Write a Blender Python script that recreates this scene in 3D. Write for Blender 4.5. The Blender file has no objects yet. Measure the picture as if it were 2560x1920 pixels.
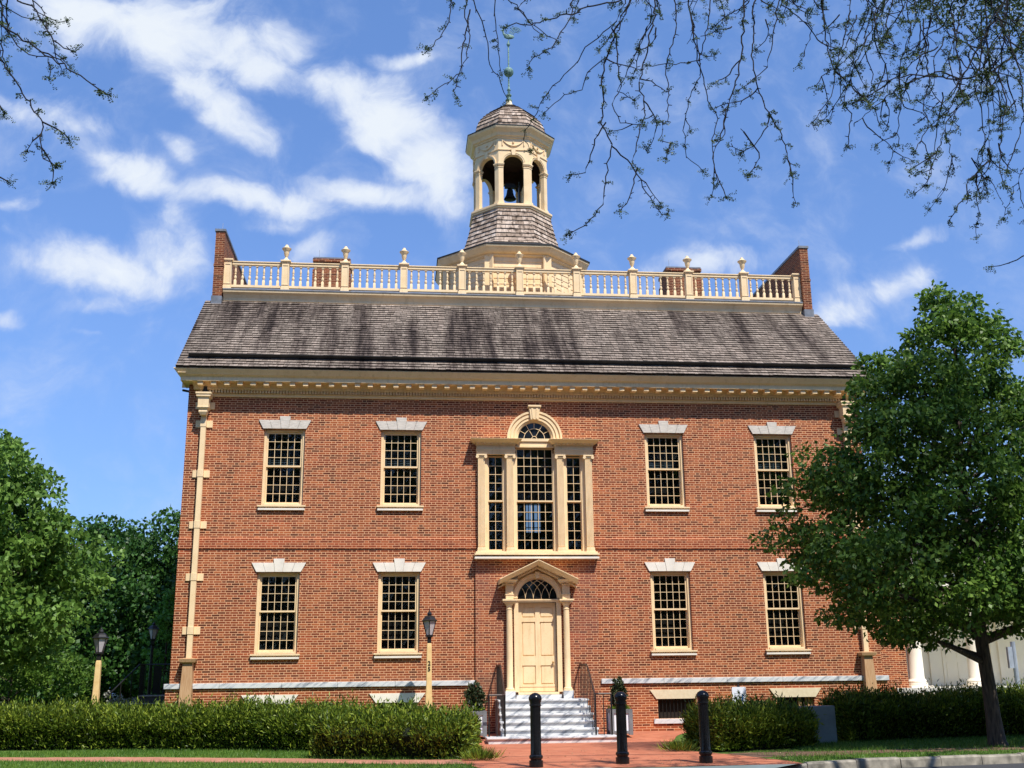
import bpy, math, random
import numpy as np
from mathutils import Matrix, Vector
random.seed(7); RNG = np.random.default_rng(7)
SC = bpy.context.scene; COL = SC.collection
PI = math.pi; R = math.radians
# ------------------------------------------------------------------ camera
cam = bpy.data.cameras.new('camera'); co = bpy.data.objects.new('camera', cam); COL.objects.link(co)
Rv = Vector((.994790, -.101374, -.010752)); Uv = Vector((-.015499, -.254652, .966908)); Fv = Vector((.100758, .961704, .254897))
M = Matrix((Rv, Uv, -Fv)).transposed().to_4x4(); M.translation = Vector((-3.836, -30.623, 1.65)); co.matrix_world = M
cam.sensor_width = 36; cam.lens = 38.174; cam.clip_end = 3000; cam.clip_start = .1; SC.camera = co
# ------------------------------------------------------------------ light
SD = Vector((.29, -.61, 1)).normalized()          # towards the sun
EL = math.asin(SD.z); AZ = math.atan2(SD.x, SD.y)
W = bpy.data.worlds.new('World'); SC.world = W; W.use_nodes = True
nt = W.node_tree; nt.nodes.clear()
def N(t, **k):
    n = nt.nodes.new(t)
    for a, b in k.items(): setattr(n, a, b)
    return n
def LK(a, b): nt.links.new(a, b)
sky = N('ShaderNodeTexSky', sky_type='NISHITA', sun_disc=False); sky.sun_elevation = EL; sky.sun_rotation = AZ
sky.air_density = 1.0; sky.dust_density = .15; sky.ozone_density = 3.0
SKY = .094
hs = N('ShaderNodeHueSaturation'); hs.inputs['Saturation'].default_value = .94; hs.inputs['Value'].default_value = 1.0
tn = N('ShaderNodeMix', data_type='RGBA', blend_type='MULTIPLY'); tn.inputs[0].default_value = 1; 
tcs = N('ShaderNodeTexCoord'); sps = N('ShaderNodeSeparateXYZ'); LK(tcs.outputs['Generated'], sps.inputs[0]); tr_ = N('ShaderNodeValToRGB'); LK(sps.outputs[2], tr_.inputs[0])
for i_, (p_, c_) in enumerate(((.12, (.66, .90, 1.30, 1)), (.30, (.92, 1.23, 1.70, 1)))): tr_.color_ramp.elements[i_].position = p_; tr_.color_ramp.elements[i_].color = c_
e_ = tr_.color_ramp.elements.new(.55); e_.color = (1.08, 1.52, 2.05, 1); LK(tr_.outputs[0], tn.inputs[7]); LK(sky.outputs[0], tn.inputs[6]); LK(tn.outputs[2], hs.inputs['Color'])
def mth(op, a, b=None, c=None, clamp=False):
    n = N('ShaderNodeMath', operation=op); n.use_clamp = clamp
    for i, x in enumerate((a, b, c)):
        if x is None: continue
        if isinstance(x, (int, float)): n.inputs[i].default_value = x
        else: LK(x, n.inputs[i])
    return n.outputs[0]
tc = N('ShaderNodeTexCoord'); sp = N('ShaderNodeSeparateXYZ'); LK(tc.outputs['Generated'], sp.inputs[0])
yy = mth('MAXIMUM', sp.outputs[1], .05)
cu = mth('DIVIDE', sp.outputs[0], yy); cvv = mth('DIVIDE', sp.outputs[2], yy)
cb = N('ShaderNodeCombineXYZ'); LK(cu, cb.inputs[0]); LK(cvv, cb.inputs[1])
nz0 = N('ShaderNodeTexNoise'); nz0.inputs['Scale'].default_value = 12; nz0.inputs['Detail'].default_value = 5; LK(cb.outputs[0], nz0.inputs['Vector'])
wv = N('ShaderNodeVectorMath', operation='SUBTRACT'); LK(nz0.outputs['Color'], wv.inputs[0]); wv.inputs[1].default_value = (.5, .5, .5)
ws = N('ShaderNodeVectorMath', operation='SCALE'); LK(wv.outputs[0], ws.inputs[0]); ws.inputs['Scale'].default_value = .055
wa = N('ShaderNodeVectorMath', operation='ADD'); LK(cb.outputs[0], wa.inputs[0]); LK(ws.outputs[0], wa.inputs[1])
fl = N('ShaderNodeVectorMath', operation='MULTIPLY'); LK(wa.outputs[0], fl.inputs[0]); fl.inputs[1].default_value = (1, 1, 0)
acc = None
for (u, v, rx, ry, rot, w) in [(-0.238, 0.627, 0.1172, 0.0469, -8, 1.0), (-0.316, 0.649, 0.0797, 0.0281, 0, 0.8), (-0.167, 0.589, 0.0609, 0.0211, -25, 0.8), (-0.187, 0.549, 0.0703, 0.0258, -35, 0.75), (-0.154, 0.517, 0.0328, 0.0141, -40, 0.6), (-0.065, 0.573, 0.0609, 0.0281, 5, 0.85), (-0.009, 0.607, 0.0422, 0.0122, 5, 0.6), (-0.013, 0.534, 0.0609, 0.0351, -20, 0.9), (0.025, 0.484, 0.0515, 0.0398, -20, 1.0), (0.039, 0.445, 0.0281, 0.0187, 0, 0.5), (-0.025, 0.455, 0.0703, 0.0178, -2, 0.95), (-0.142, 0.448, 0.0797, 0.0159, -4, 0.85), (-0.127, 0.425, 0.0328, 0.0103, 0, 0.5), (-0.262, 0.466, 0.0562, 0.0225, -22, 0.85), (-0.22, 0.495, 0.0328, 0.0131, -40, 0.4), (-0.224, 0.421, 0.0281, 0.0234, -60, 0.5), (-0.284, 0.37, 0.0797, 0.0225, -10, 0.8), (-0.217, 0.383, 0.0375, 0.0281, -10, 0.7), (-0.286, 0.339, 0.0375, 0.0122, 0, 0.55), (-0.359, 0.536, 0.0609, 0.0211, -5, 0.6), (-0.305, 0.516, 0.0375, 0.0141, 0, 0.45), (-0.366, 0.432, 0.0258, 0.0094, 0, 0.45), (-0.372, 0.407, 0.0117, 0.007, 0, 0.3), (-0.366, 0.326, 0.0234, 0.0084, 0, 0.6), (-0.292, 0.31, 0.0211, 0.0037, -5, 0.35), (0.533, 0.431, 0.0375, 0.0094, 18, 0.7), (0.497, 0.374, 0.0703, 0.0178, 15, 0.6), (0.43, 0.337, 0.0469, 0.0197, 20, 0.7), (0.31, 0.399, 0.0562, 0.015, 2, 0.7), (0.257, 0.387, 0.0281, 0.0084, 0, 0.4), (-0.095, 0.4, 0.0305, 0.0141, 15, 0.55), (-0.109, 0.633, 0.0141, 0.0141, -60, 0.25), (-0.032, 0.369, 0.0187, 0.0094, 0, 0.2), (0.144, 0.461, 0.0103, 0.0187, -30, 0.15), (0.117, 0.393, 0.0141, 0.0047, 0, 0.1)]:
    mp = N('ShaderNodeMapping', vector_type='TEXTURE'); LK(fl.outputs[0], mp.inputs['Vector'])
    mp.inputs['Location'].default_value = (u, v, 0); mp.inputs['Rotation'].default_value = (0, 0, R(rot)); mp.inputs['Scale'].default_value = (rx, ry, 1)
    ln = N('ShaderNodeVectorMath', operation='LENGTH'); LK(mp.outputs[0], ln.inputs[0])
    mr = N('ShaderNodeMapRange', interpolation_type='SMOOTHSTEP'); LK(ln.outputs['Value'], mr.inputs[0])
    mr.inputs[1].default_value = 0; mr.inputs[2].default_value = 1.75; mr.inputs[3].default_value = w; mr.inputs[4].default_value = 0
    acc = mr.outputs[0] if acc is None else mth('SMOOTH_MAX', acc, mr.outputs[0], .25)
nz1 = N('ShaderNodeTexNoise'); nz1.inputs['Scale'].default_value = 13; nz1.inputs['Detail'].default_value = 12; nz1.inputs['Roughness'].default_value = .60; nz1.inputs['Distortion'].default_value = .35; LK(wa.outputs[0], nz1.inputs['Vector'])
dens = mth('ADD', acc, mth('MULTIPLY', mth('SUBTRACT', nz1.outputs[0], .48), 1.8))
mr = N('ShaderNodeMapRange', interpolation_type='SMOOTHSTEP'); LK(dens, mr.inputs[0]); mr.inputs[1].default_value = .08; mr.inputs[2].default_value = .85; mr.inputs[4].default_value = .92
mr2 = N('ShaderNodeMapRange', interpolation_type='SMOOTHSTEP'); LK(acc, mr2.inputs[0]); mr2.inputs[1].default_value = .02; mr2.inputs[2].default_value = .35
mask = mth('MULTIPLY', mr.outputs[0], mr2.outputs[0])
cr = N('ShaderNodeValToRGB'); LK(dens, cr.inputs[0]); cr.color_ramp.elements[0].color = (5.6, 6.5, 8.6, 1); cr.color_ramp.elements[1].color = (8.0, 8.5, 9.0, 1)
cr.color_ramp.elements[0].position = .35; cr.color_ramp.elements[1].position = 1
mx = N('ShaderNodeMix', data_type='RGBA'); LK(mask, mx.inputs[0]); LK(hs.outputs[0], mx.inputs[6]); LK(cr.outputs[0], mx.inputs[7])
bg = N('ShaderNodeBackground'); LK(mx.outputs[2], bg.inputs[0]); bg.inputs[1].default_value = SKY
wo = N('ShaderNodeOutputWorld'); LK(bg.outputs[0], wo.inputs[0])
sl = bpy.data.lights.new('sun', 'SUN'); sl.energy = 5.0; sl.angle = R(.53); sl.color = (1, .95, .87)
so = bpy.data.objects.new('sun', sl); COL.objects.link(so); so.rotation_euler = SD.to_track_quat('Z', 'Y').to_euler()
SC.view_settings.view_transform = 'Standard'; SC.view_settings.look = 'None'; SC.view_settings.exposure = 0.25; SC.view_settings.gamma = 1
SC.render.engine = 'CYCLES'

# ------------------------------------------------------------------ materials
def s2l(c): return tuple(((x/255)/12.92 if x/255 <= .04045 else (((x/255)+.055)/1.055)**2.4) for x in c)+(1,)
class Mt:
    def __init__(s, name, rough=.6, spec=.4):
        s.m = bpy.data.materials.new(name); s.m.use_nodes = True; s.t = s.m.node_tree; s.b = s.t.nodes['Principled BSDF']
        s.b.inputs['Roughness'].default_value = rough; s.b.inputs['Specular IOR Level'].default_value = spec
    def n(s, t, **k):
        x = s.t.nodes.new(t)
        for a, b in k.items(): setattr(x, a, b)
        return x
    def l(s, a, b): s.t.links.new(a, b)
    def mt(s, op, *a, clamp=False):
        x = s.n('ShaderNodeMath', operation=op); x.use_clamp = clamp
        for i, v in enumerate(a):
            if isinstance(v, (int, float)): x.inputs[i].default_value = v
            else: s.l(v, x.inputs[i])
        return x.outputs[0]
    def obj(s):
        return s.n('ShaderNodeTexCoord').outputs['Object']
    def noise(s, scale, detail=4, vec=None, rough=.5, sc3=None):
        x = s.n('ShaderNodeTexNoise'); x.inputs['Scale'].default_value = scale; x.inputs['Detail'].default_value = detail; x.inputs['Roughness'].default_value = rough
        v = vec if vec is not None else s.obj()
        if sc3:
            m = s.n('ShaderNodeMapping'); m.inputs['Scale'].default_value = sc3; s.l(v, m.inputs[0]); v = m.outputs[0]
        s.l(v, x.inputs['Vector']); return x.outputs[0]
    def ramp(s, f, stops):
        x = s.n('ShaderNodeValToRGB'); s.l(f, x.inputs[0]); e = x.color_ramp.elements
        while len(e) > len(stops): e.remove(e[-1])
        while len(e) < len(stops): e.new(.5)
        for i, (p, c) in enumerate(stops): e[i].position = p; e[i].color = c
        return x.outputs[0]
    def mix(s, f, a, b, bt='MIX'):
        x = s.n('ShaderNodeMix', data_type='RGBA', blend_type=bt)
        for i, v in ((0, f), (6, a), (7, b)):
            if isinstance(v, (int, float)): x.inputs[i].default_value = v
            elif isinstance(v, tuple): x.inputs[i].default_value = v
            else: s.l(v, x.inputs[i])
        return x.outputs[2]
    def col(s, c):
        if isinstance(c, tuple): s.b.inputs['Base Color'].default_value = c
        else: s.l(c, s.b.inputs['Base Color'])
    def bump(s, h, strength=.3, dist=.01):
        x = s.n('ShaderNodeBump'); x.inputs['Strength'].default_value = strength; x.inputs['Distance'].default_value = dist
        s.l(h, x.inputs['Height']); s.l(x.outputs[0], s.b.inputs['Normal'])
MATS = {}
def reg(k, m): MATS[k] = m.m; return m
def simple(k, c, c2=None, rough=.6, scale=6, spec=.4, bump=0, sc3=None):
    m = Mt(k, rough, spec)
    if c2 is None: c2 = tuple(x*.85 for x in c[:3])+(1,)
    f = m.noise(scale, 5, sc3=sc3); m.col(m.ramp(f, [(.3, c2), (.7, c)]))
    if bump: m.bump(f, bump)
    return reg(k, m)
def brick(k, dark=1.0, P=.334, h=.0640, common=False, purple=False):
    m = Mt(k, .85, .25)
    g = m.n('ShaderNodeNewGeometry'); sn = m.n('ShaderNodeSeparateXYZ'); m.l(g.outputs['True Normal'], sn.inputs[0])
    so_ = m.n('ShaderNodeSeparateXYZ'); o = m.obj(); m.l(o, so_.inputs[0])
    side = m.mt('GREATER_THAN', m.mt('ABSOLUTE', sn.outputs[0]), .6)
    x = m.mt('ADD', m.mt('MULTIPLY', so_.outputs[0], m.mt('SUBTRACT', 1, side)), m.mt('MULTIPLY', so_.outputs[1], side))
    wob = m.noise(3.0, 2); x = m.mt('ADD', x, m.mt('MULTIPLY', m.mt('SUBTRACT', wob, .5), .05))
    wob2 = m.noise(1.6, 2); z = m.mt('ADD', so_.outputs[2], m.mt('MULTIPLY', m.mt('SUBTRACT', wob2, .5), .012))
    rz = m.mt('DIVIDE', z, h); row = m.mt('FLOOR', rz); fz = m.mt('FRACT', rz)
    half = m.mt('MODULO', row, 2); half = m.mt('ABSOLUTE', half)
    if common: P = .22
    u = m.mt('ADD', m.mt('DIVIDE', x, P), m.mt('MULTIPLY', half, .5))
    wn0 = m.n('ShaderNodeTexWhiteNoise', noise_dimensions='1D'); m.l(row, wn0.inputs['W'])
    u = m.mt('ADD', u, m.mt('MULTIPLY', wn0.outputs['Value'], .08)); u = m.mt('ADD', u, 500.0)
    f = m.mt('FRACT', u); cell = m.mt('FLOOR', u)
    S = 1.0 if common else .665
    d0 = m.mt('MINIMUM', f, m.mt('SUBTRACT', 1, f)); 
    d = d0 if common else m.mt('MINIMUM', d0, m.mt('ABSOLUTE', m.mt('SUBTRACT', f, S)))
    dx = m.mt('MULTIPLY', d, P); dz = m.mt('MULTIPLY', m.mt('MINIMUM', fz, m.mt('SUBTRACT', 1, fz)), h)
    dm = m.mt('MINIMUM', dx, dz)
    mort = m.n('ShaderNodeMapRange', interpolation_type='SMOOTHSTEP'); m.l(dm, mort.inputs[0]); mort.inputs[1].default_value = .0048; mort.inputs[2].default_value = .0092; mort.inputs[3].default_value = 1; mort.inputs[4].default_value = 0
    hd = m.mt('GREATER_THAN', f, S)
    cbx = m.n('ShaderNodeCombineXYZ'); m.l(m.mt('ADD', m.mt('MULTIPLY', cell, 2), hd), cbx.inputs[0]); m.l(row, cbx.inputs[1])
    wn = m.n('ShaderNodeTexWhiteNoise', noise_dimensions='2D'); m.l(cbx.outputs[0], wn.inputs['Vector'])
    bc = m.ramp(wn.outputs['Value'], [(0, s2l((92, 48, 30))), (.25, s2l((128, 63, 38))), (.65, s2l((148, 75, 43))), (1, s2l((172, 98, 58)))])
    st = m.noise(.45, 5, rough=.6); bc = m.mix(1.0, bc, m.ramp(st, [(.30, (.66, .60, .62, 1)), (.46, (.95, .93, .93, 1)), (.56, (1, 1, 1, 1)), (.72, (1.16, 1.02, .92, 1))]), 'MULTIPLY')
    vs = m.noise(1.0, 4, sc3=(2.6, 1, .22), rough=.6); bc = m.mix(1.0, bc, m.ramp(vs, [(.34, (.80, .76, .76, 1)), (.48, (1, 1, 1, 1))]), 'MULTIPLY')
    hot = m.noise(1.7, 3, sc3=(.35, 1, 2.0)); bc = m.mix(m.mt('MULTIPLY', m.mt('GREATER_THAN', hot, .62), .35), bc, s2l((176, 78, 46)))
    mo = m.mix(m.noise(5, 4), s2l((214, 158, 116)), s2l((238, 190, 146)))
    c = m.mix(mort.outputs[0], bc, mo)
    if not common:
        # grey weathering just above and below the water table, redder repair band at the belt
        zz = so_.outputs[2]
        wt = m.n('ShaderNodeMapRange'); m.l(m.mt('ADD', m.mt('ABSOLUTE', m.mt('SUBTRACT', zz, 1.28)), m.mt('MULTIPLY', m.noise(2.2, 3), .35)), wt.inputs[0])
        wt.inputs[1].default_value = .25; wt.inputs[2].default_value = .5; wt.inputs[3].default_value = .55; wt.inputs[4].default_value = 0
        c = m.mix(wt.outputs[0], c, m.mix(.6, c, s2l((120, 92, 68))))
        bt = m.mt('MULTIPLY', m.mt('LESS_THAN', m.mt('ABSOLUTE', m.mt('SUBTRACT', zz, 5.12)), .17), .28)
        c = m.mix(bt, c, m.mix(.75, c, s2l((168, 76, 48))))
    if purple: c = m.mix(m.mt('MULTIPLY', m.ramp(m.noise(.9, 4), [(.35, (0, 0, 0, 1)), (.6, (1, 1, 1, 1))]), .55), c, m.mix(.6, c, s2l((112, 78, 74))))
    if dark != 1: c = m.mix(1.0, c, (dark, dark, dark, 1), 'MULTIPLY')
    m.col(c); m.bump(m.mt('SUBTRACT', m.mt('MULTIPLY', m.noise(60, 3), .3), mort.outputs[0]), .5, .008)
    return reg(k, m)
brick('brick'); brick('brick_bay', purple=True); brick('brick_old', .9); brick('brick_common', 1.0, common=True); brick('brick_stack', .62, common=True)
m = Mt('cream', .6, .15); f = m.noise(3, 5); g1 = m.noise(1.0, 5, sc3=(7, 7, .8), rough=.65); g2 = m.noise(26, 4)
m.col(m.mix(1.0, m.mix(1.0, m.ramp(f, [(.3, s2l((234, 204, 158))), (.7, s2l((242, 214, 170)))]), m.ramp(g1, [(.30, (.86, .84, .80, 1)), (.46, (1, 1, 1, 1))]), 'MULTIPLY'), m.ramp(g2, [(.28, (.86, .84, .8, 1)), (.42, (1, 1, 1, 1))]), 'MULTIPLY')); m.bump(g2, .12, .004); reg('cream', m)
simple('cream_lamp', s2l((238, 205, 145)), s2l((222, 184, 124)), .45, 9)
simple('white_paint', s2l((250, 242, 224)), s2l((246, 236, 216)), .5, 1.2)
simple('stone_grey', s2l((216, 206, 192)), s2l((188, 180, 168)), .7, 4, sc3=(2, 2, 7))
simple('stone_white', s2l((244, 234, 216)), s2l((222, 213, 198)), .65, 3)
simple('stone_buff', s2l((228, 212, 178)), s2l((212, 194, 160)), .75, 9)
simple('bronze_box', s2l((196, 160, 120)), s2l((172, 130, 90)), .5, 5, sc3=(8, 8, .6))
simple('lead', s2l((128, 132, 138)), s2l((98, 102, 108)), .45, 5)
simple('gutter_black', (.012, .013, .014, 1), (.02, .02, .02, 1), .5, 8)
simple('gutter_lip', s2l((150, 150, 148)), s2l((118, 116, 112)), .6, 3)
simple('iron', (.012, .012, .013, 1), (.02, .018, .016, 1), .35, 20)
simple('iron_dark_red', (.05, .022, .016, 1), (.03, .016, .012, 1), .5, 20)
simple('bollard_paint', (.006, .006, .007, 1), (.011, .010, .010, 1), .22, 30, spec=.4)
simple('brass', (.45, .25, .08, 1), None, .3)
simple('shadow_inside', (.02, .014, .010, 1), (.015, .011, .008, 1), .9)
simple('inside_brown', s2l((74, 52, 36)), s2l((54, 38, 26)), .9)
simple('side_stone', s2l((138, 120, 116)), s2l((116, 98, 94)), .8, 9)
simple('dark_step', s2l((92, 86, 84)), s2l((70, 66, 66)), .8, 6); simple('step_tread', s2l((168, 158, 152)), s2l((134, 126, 122)), .8, 6)
simple('asphalt', (.055, .056, .06, 1), (.04, .04, .043, 1), .9, 60, bump=.2)
simple('concrete', s2l((176, 170, 160)), s2l((140, 134, 124)), .85, 14, bump=.2)
simple('kerb_stone', s2l((168, 160, 144)), s2l((96, 92, 82)), .85, 5, bump=.5)
simple('soil', s2l((120, 92, 70)), s2l((84, 64, 50)), .95, 9, bump=.5)
simple('bark', s2l((96, 84, 72)), s2l((44, 38, 34)), .9, 9, sc3=(3, 3, .5), bump=.8)
simple('bark_dark', (.010, .008, .009, 1), (.006, .005, .006, 1), .9, 20)
simple('car_white', s2l((225, 228, 232)), None, .25, 2)
simple('car_dark', (.012, .013, .016, 1), None, .25, 2)
simple('rubber', (.012, .012, .012, 1), None, .8)
simple('bell_metal', (.01, .01, .01, 1), None, .5)
simple('planter_grey', s2l((128, 130, 132)), s2l((104, 106, 108)), .6, 6)
simple('sign_white', s2l((240, 242, 246)), s2l((228, 232, 240)), .5, 4)
simple('sign_blue', s2l((40, 84, 140)), None, .5); simple('sign_grey', s2l((150, 156, 160)), None, .5); simple('sign_teal', s2l((120, 170, 160)), None, .5)
simple('slab_grey', s2l((150, 156, 158)), s2l((124, 130, 134)), .6, 3)
simple('pole_grey', s2l((170, 176, 186)), s2l((140, 146, 156)), .4, 5)
simple('roof_grey', s2l((120, 112, 106)), s2l((84, 80, 76)), .85, 6)
simple('porch_stone', s2l((214, 212, 200)), s2l((190, 188, 176)), .8, 5)
m = simple('verdigris', s2l((134, 168, 156)), s2l((50, 76, 70)), .6, 14)
# lamp panes: milky glass
m = Mt('lamp_pane', .3, .5); m.col(s2l((216, 206, 206))); m.b.inputs['Transmission Weight'].default_value = .25; reg('lamp_pane', m)
# window glass seen against a dark room
m = Mt('pane', .04, .5); f = m.noise(2.2, 3); m.col(m.ramp(f, [(.3, (.004, .0045, .005, 1)), (.8, (.012, .013, .014, 1))])); m.bump(m.noise(3, 1), .05, .01); reg('pane', m)
m = Mt('pane_clear', .03, .35); m.col((.9, .93, .95, 1)); tb = m.n('ShaderNodeBsdfTransparent'); tb.inputs[0].default_value = (.42, .42, .40, 1); gb = m.n('ShaderNodeBsdfGlossy'); gb.inputs['Roughness'].default_value = .03; ms = m.n('ShaderNodeMixShader'); ms.inputs[0].default_value = .07
m.l(tb.outputs[0], ms.inputs[1]); m.l(gb.outputs[0], ms.inputs[2]); m.l(ms.outputs[0], m.t.nodes['Material Output'].inputs[0]); reg('pane_clear', m)
m = Mt('pane_room', .03, .35); tb = m.n('ShaderNodeBsdfTransparent'); tb.inputs[0].default_value = (.62, .66, .68, 1); gb = m.n('ShaderNodeBsdfGlossy'); gb.inputs['Roughness'].default_value = .04; ms = m.n('ShaderNodeMixShader'); ms.inputs[0].default_value = .06
m.bump(m.noise(5, 2), .1, .01); m.l(m.b.inputs['Normal'].links[0].from_socket, gb.inputs['Normal'])
m.l(tb.outputs[0], ms.inputs[1]); m.l(gb.outputs[0], ms.inputs[2]); m.l(ms.outputs[0], m.t.nodes['Material Output'].inputs[0]); reg('pane_room', m)
simple('blind', s2l((96, 112, 118)), s2l((70, 84, 90)), .7, 3)
# marble with diagonal veins
m = Mt('marble', .35, .4); mp = m.n('ShaderNodeMapping'); m.l(m.obj(), mp.inputs[0]); mp.inputs['Rotation'].default_value = (0, R(34), 0); mp2 = m.n('ShaderNodeMapping'); m.l(mp.outputs[0], mp2.inputs[0]); mp2.inputs['Scale'].default_value = (1.2, 1.2, 7)
v1 = m.noise(1.6, 8, vec=mp2.outputs[0], rough=.62); m.col(m.ramp(v1, [(.34, s2l((120, 126, 134))), (.44, s2l((182, 185, 188))), (.52, s2l((214, 214, 212))), (1, s2l((228, 226, 220)))])); reg('marble', m)
# shingles (every shingle is its own island)
def shingle(k, a, b, c, streak=True):
    m = Mt(k, .9, .2); g = m.n('ShaderNodeNewGeometry'); rnd = g.outputs['Random Per Island']
    base = m.ramp(rnd, [(0, a), (.5, b), (1, c)])
    gr = m.noise(1.0, 5, sc3=(30, 4, 4)); base = m.mix(1.0, base, m.ramp(gr, [(.3, (.62, .6, .6, 1)), (.7, (1.12, 1.1, 1.1, 1))]), 'MULTIPLY')
    if streak:
        s1 = m.noise(1.0, 4, sc3=(1.9, .14, .14), rough=.62); s2 = m.noise(.8, 3, sc3=(.35, .3, .3))
        f = m.mt('ADD', s1, m.mt('MULTIPLY', m.mt('SUBTRACT', s2, .5), .5))
        base = m.mix(1.0, base, m.ramp(f, [(.33, (.22, .20, .21, 1)), (.43, (.60, .57, .57, 1)), (.52, (.95, .94, .93, 1)), (.75, (1.25, 1.2, 1.18, 1))]), 'MULTIPLY')
    else:
        s1 = m.noise(7, 4); base = m.mix(1.0, base, m.ramp(s1, [(.36, (.35, .33, .32, 1)), (.46, (1, 1, 1, 1))]), 'MULTIPLY')
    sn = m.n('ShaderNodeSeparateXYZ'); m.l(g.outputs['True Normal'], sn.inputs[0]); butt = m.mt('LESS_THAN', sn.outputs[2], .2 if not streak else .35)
    base = m.mix(butt, base, m.mix(1.0, base, (.14, .13, .13, 1), 'MULTIPLY'))  # butt faces darkened: end-grain weathering plus a painted shadow line under each course
    m.col(base); return reg(k, m)
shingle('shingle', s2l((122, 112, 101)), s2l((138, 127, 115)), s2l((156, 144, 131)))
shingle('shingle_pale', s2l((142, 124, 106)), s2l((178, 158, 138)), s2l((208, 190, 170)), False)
# leaves
def leafmat(k, a, b, c, trans=.35, rough=.45):
    m = Mt(k, rough, .3); g = m.n('ShaderNodeNewGeometry')
    cc = m.ramp(g.outputs['Random Per Island'], [(0, a), (.55, b), (1, c)])
    big = m.noise(.7, 3); cc = m.mix(1.0, cc, m.ramp(big, [(.35, (.8, .85, .8, 1)), (.65, (1.15, 1.1, 1.0, 1))]), 'MULTIPLY')
    m.col(cc)
    tr = m.n('ShaderNodeBsdfTranslucent'); m.l(cc, tr.inputs[0]); ms = m.n('ShaderNodeMixShader'); ms.inputs[0].default_value = trans
    out = m.t.nodes['Material Output']; m.l(m.b.outputs[0], ms.inputs[1]); m.l(tr.outputs[0], ms.inputs[2]); m.l(ms.outputs[0], out.inputs[0])
    return reg(k, m)
leafmat('leaf_pear', (.045, .10, .014, 1), (.10, .20, .028, 1), (.24, .38, .07, 1), .42)
leafmat('leaf_linden', (.07, .15, .025, 1), (.14, .26, .045, 1), (.27, .44, .10, 1), .42)
leafmat('leaf_dark', (.02, .06, .012, 1), (.04, .11, .02, 1), (.08, .18, .035, 1), .25)
leafmat('leaf_lime', (.08, .20, .03, 1), (.12, .28, .04, 1), (.18, .36, .06, 1), .4)
leafmat('leaf_yew', (.03, .06, .008, 1), (.11, .175, .016, 1), (.30, .37, .045, 1), .2)
leafmat('leaf_olive', (.018, .03, .012, 1), (.035, .055, .022, 1), (.10, .12, .055, 1), .15)
leafmat('leaf_pale', (.25, .24, .22, 1), (.35, .34, .3, 1), (.5, .5, .45, 1), .2)
leafmat('leaf_locust', (.04, .07, .015, 1), (.07, .11, .025, 1), (.11, .16, .04, 1), .3)
leafmat('litter', (.10, .06, .03, 1), (.22, .16, .08, 1), (.42, .36, .24, 1), .1)
leafmat('blade', (.06, .14, .02, 1), (.11, .22, .03, 1), (.19, .30, .05, 1), .3)
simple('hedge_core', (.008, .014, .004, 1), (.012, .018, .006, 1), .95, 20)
m = Mt('turf', .95, .2); f = m.noise(1.2, 6); f2 = m.noise(40, 4)
m.col(m.mix(1.0, m.ramp(f, [(.3, (.07, .13, .02, 1)), (.6, (.12, .20, .035, 1)), (.8, (.22, .24, .08, 1))]), m.ramp(f2, [(.3, (.6, .6, .6, 1)), (.7, (1.2, 1.2, 1.2, 1))]), 'MULTIPLY')); m.bump(f2, .6, .02); reg('turf', m)
# paving bricks: herringbone-free running bond seen almost edge on
def paving(k, a, b, j):
    m = Mt(k, .85, .25); br = m.n('ShaderNodeTexBrick'); m.l(m.obj(), br.inputs['Vector']); br.inputs['Scale'].default_value = 5
    br.inputs['Mortar Size'].default_value = .012; br.inputs['Brick Width'].default_value = 1.0; br.inputs['Row Height'].default_value = .5
    br.inputs['Color1'].default_value = a; br.inputs['Color2'].default_value = b; br.inputs['Mortar'].default_value = j
    f = m.noise(1.3, 5, rough=.6); m.col(m.mix(1.0, br.outputs[0], m.ramp(f, [(.3, (.8, .78, .78, 1)), (.7, (1.12, 1.1, 1.08, 1))]), 'MULTIPLY')); return reg(k, m)
paving('paving', s2l((188, 120, 90)), s2l((176, 104, 76)), s2l((172, 112, 88)))
paving('paving_worn', s2l((192, 136, 110)), s2l((176, 118, 94)), s2l((150, 122, 98)))

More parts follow.
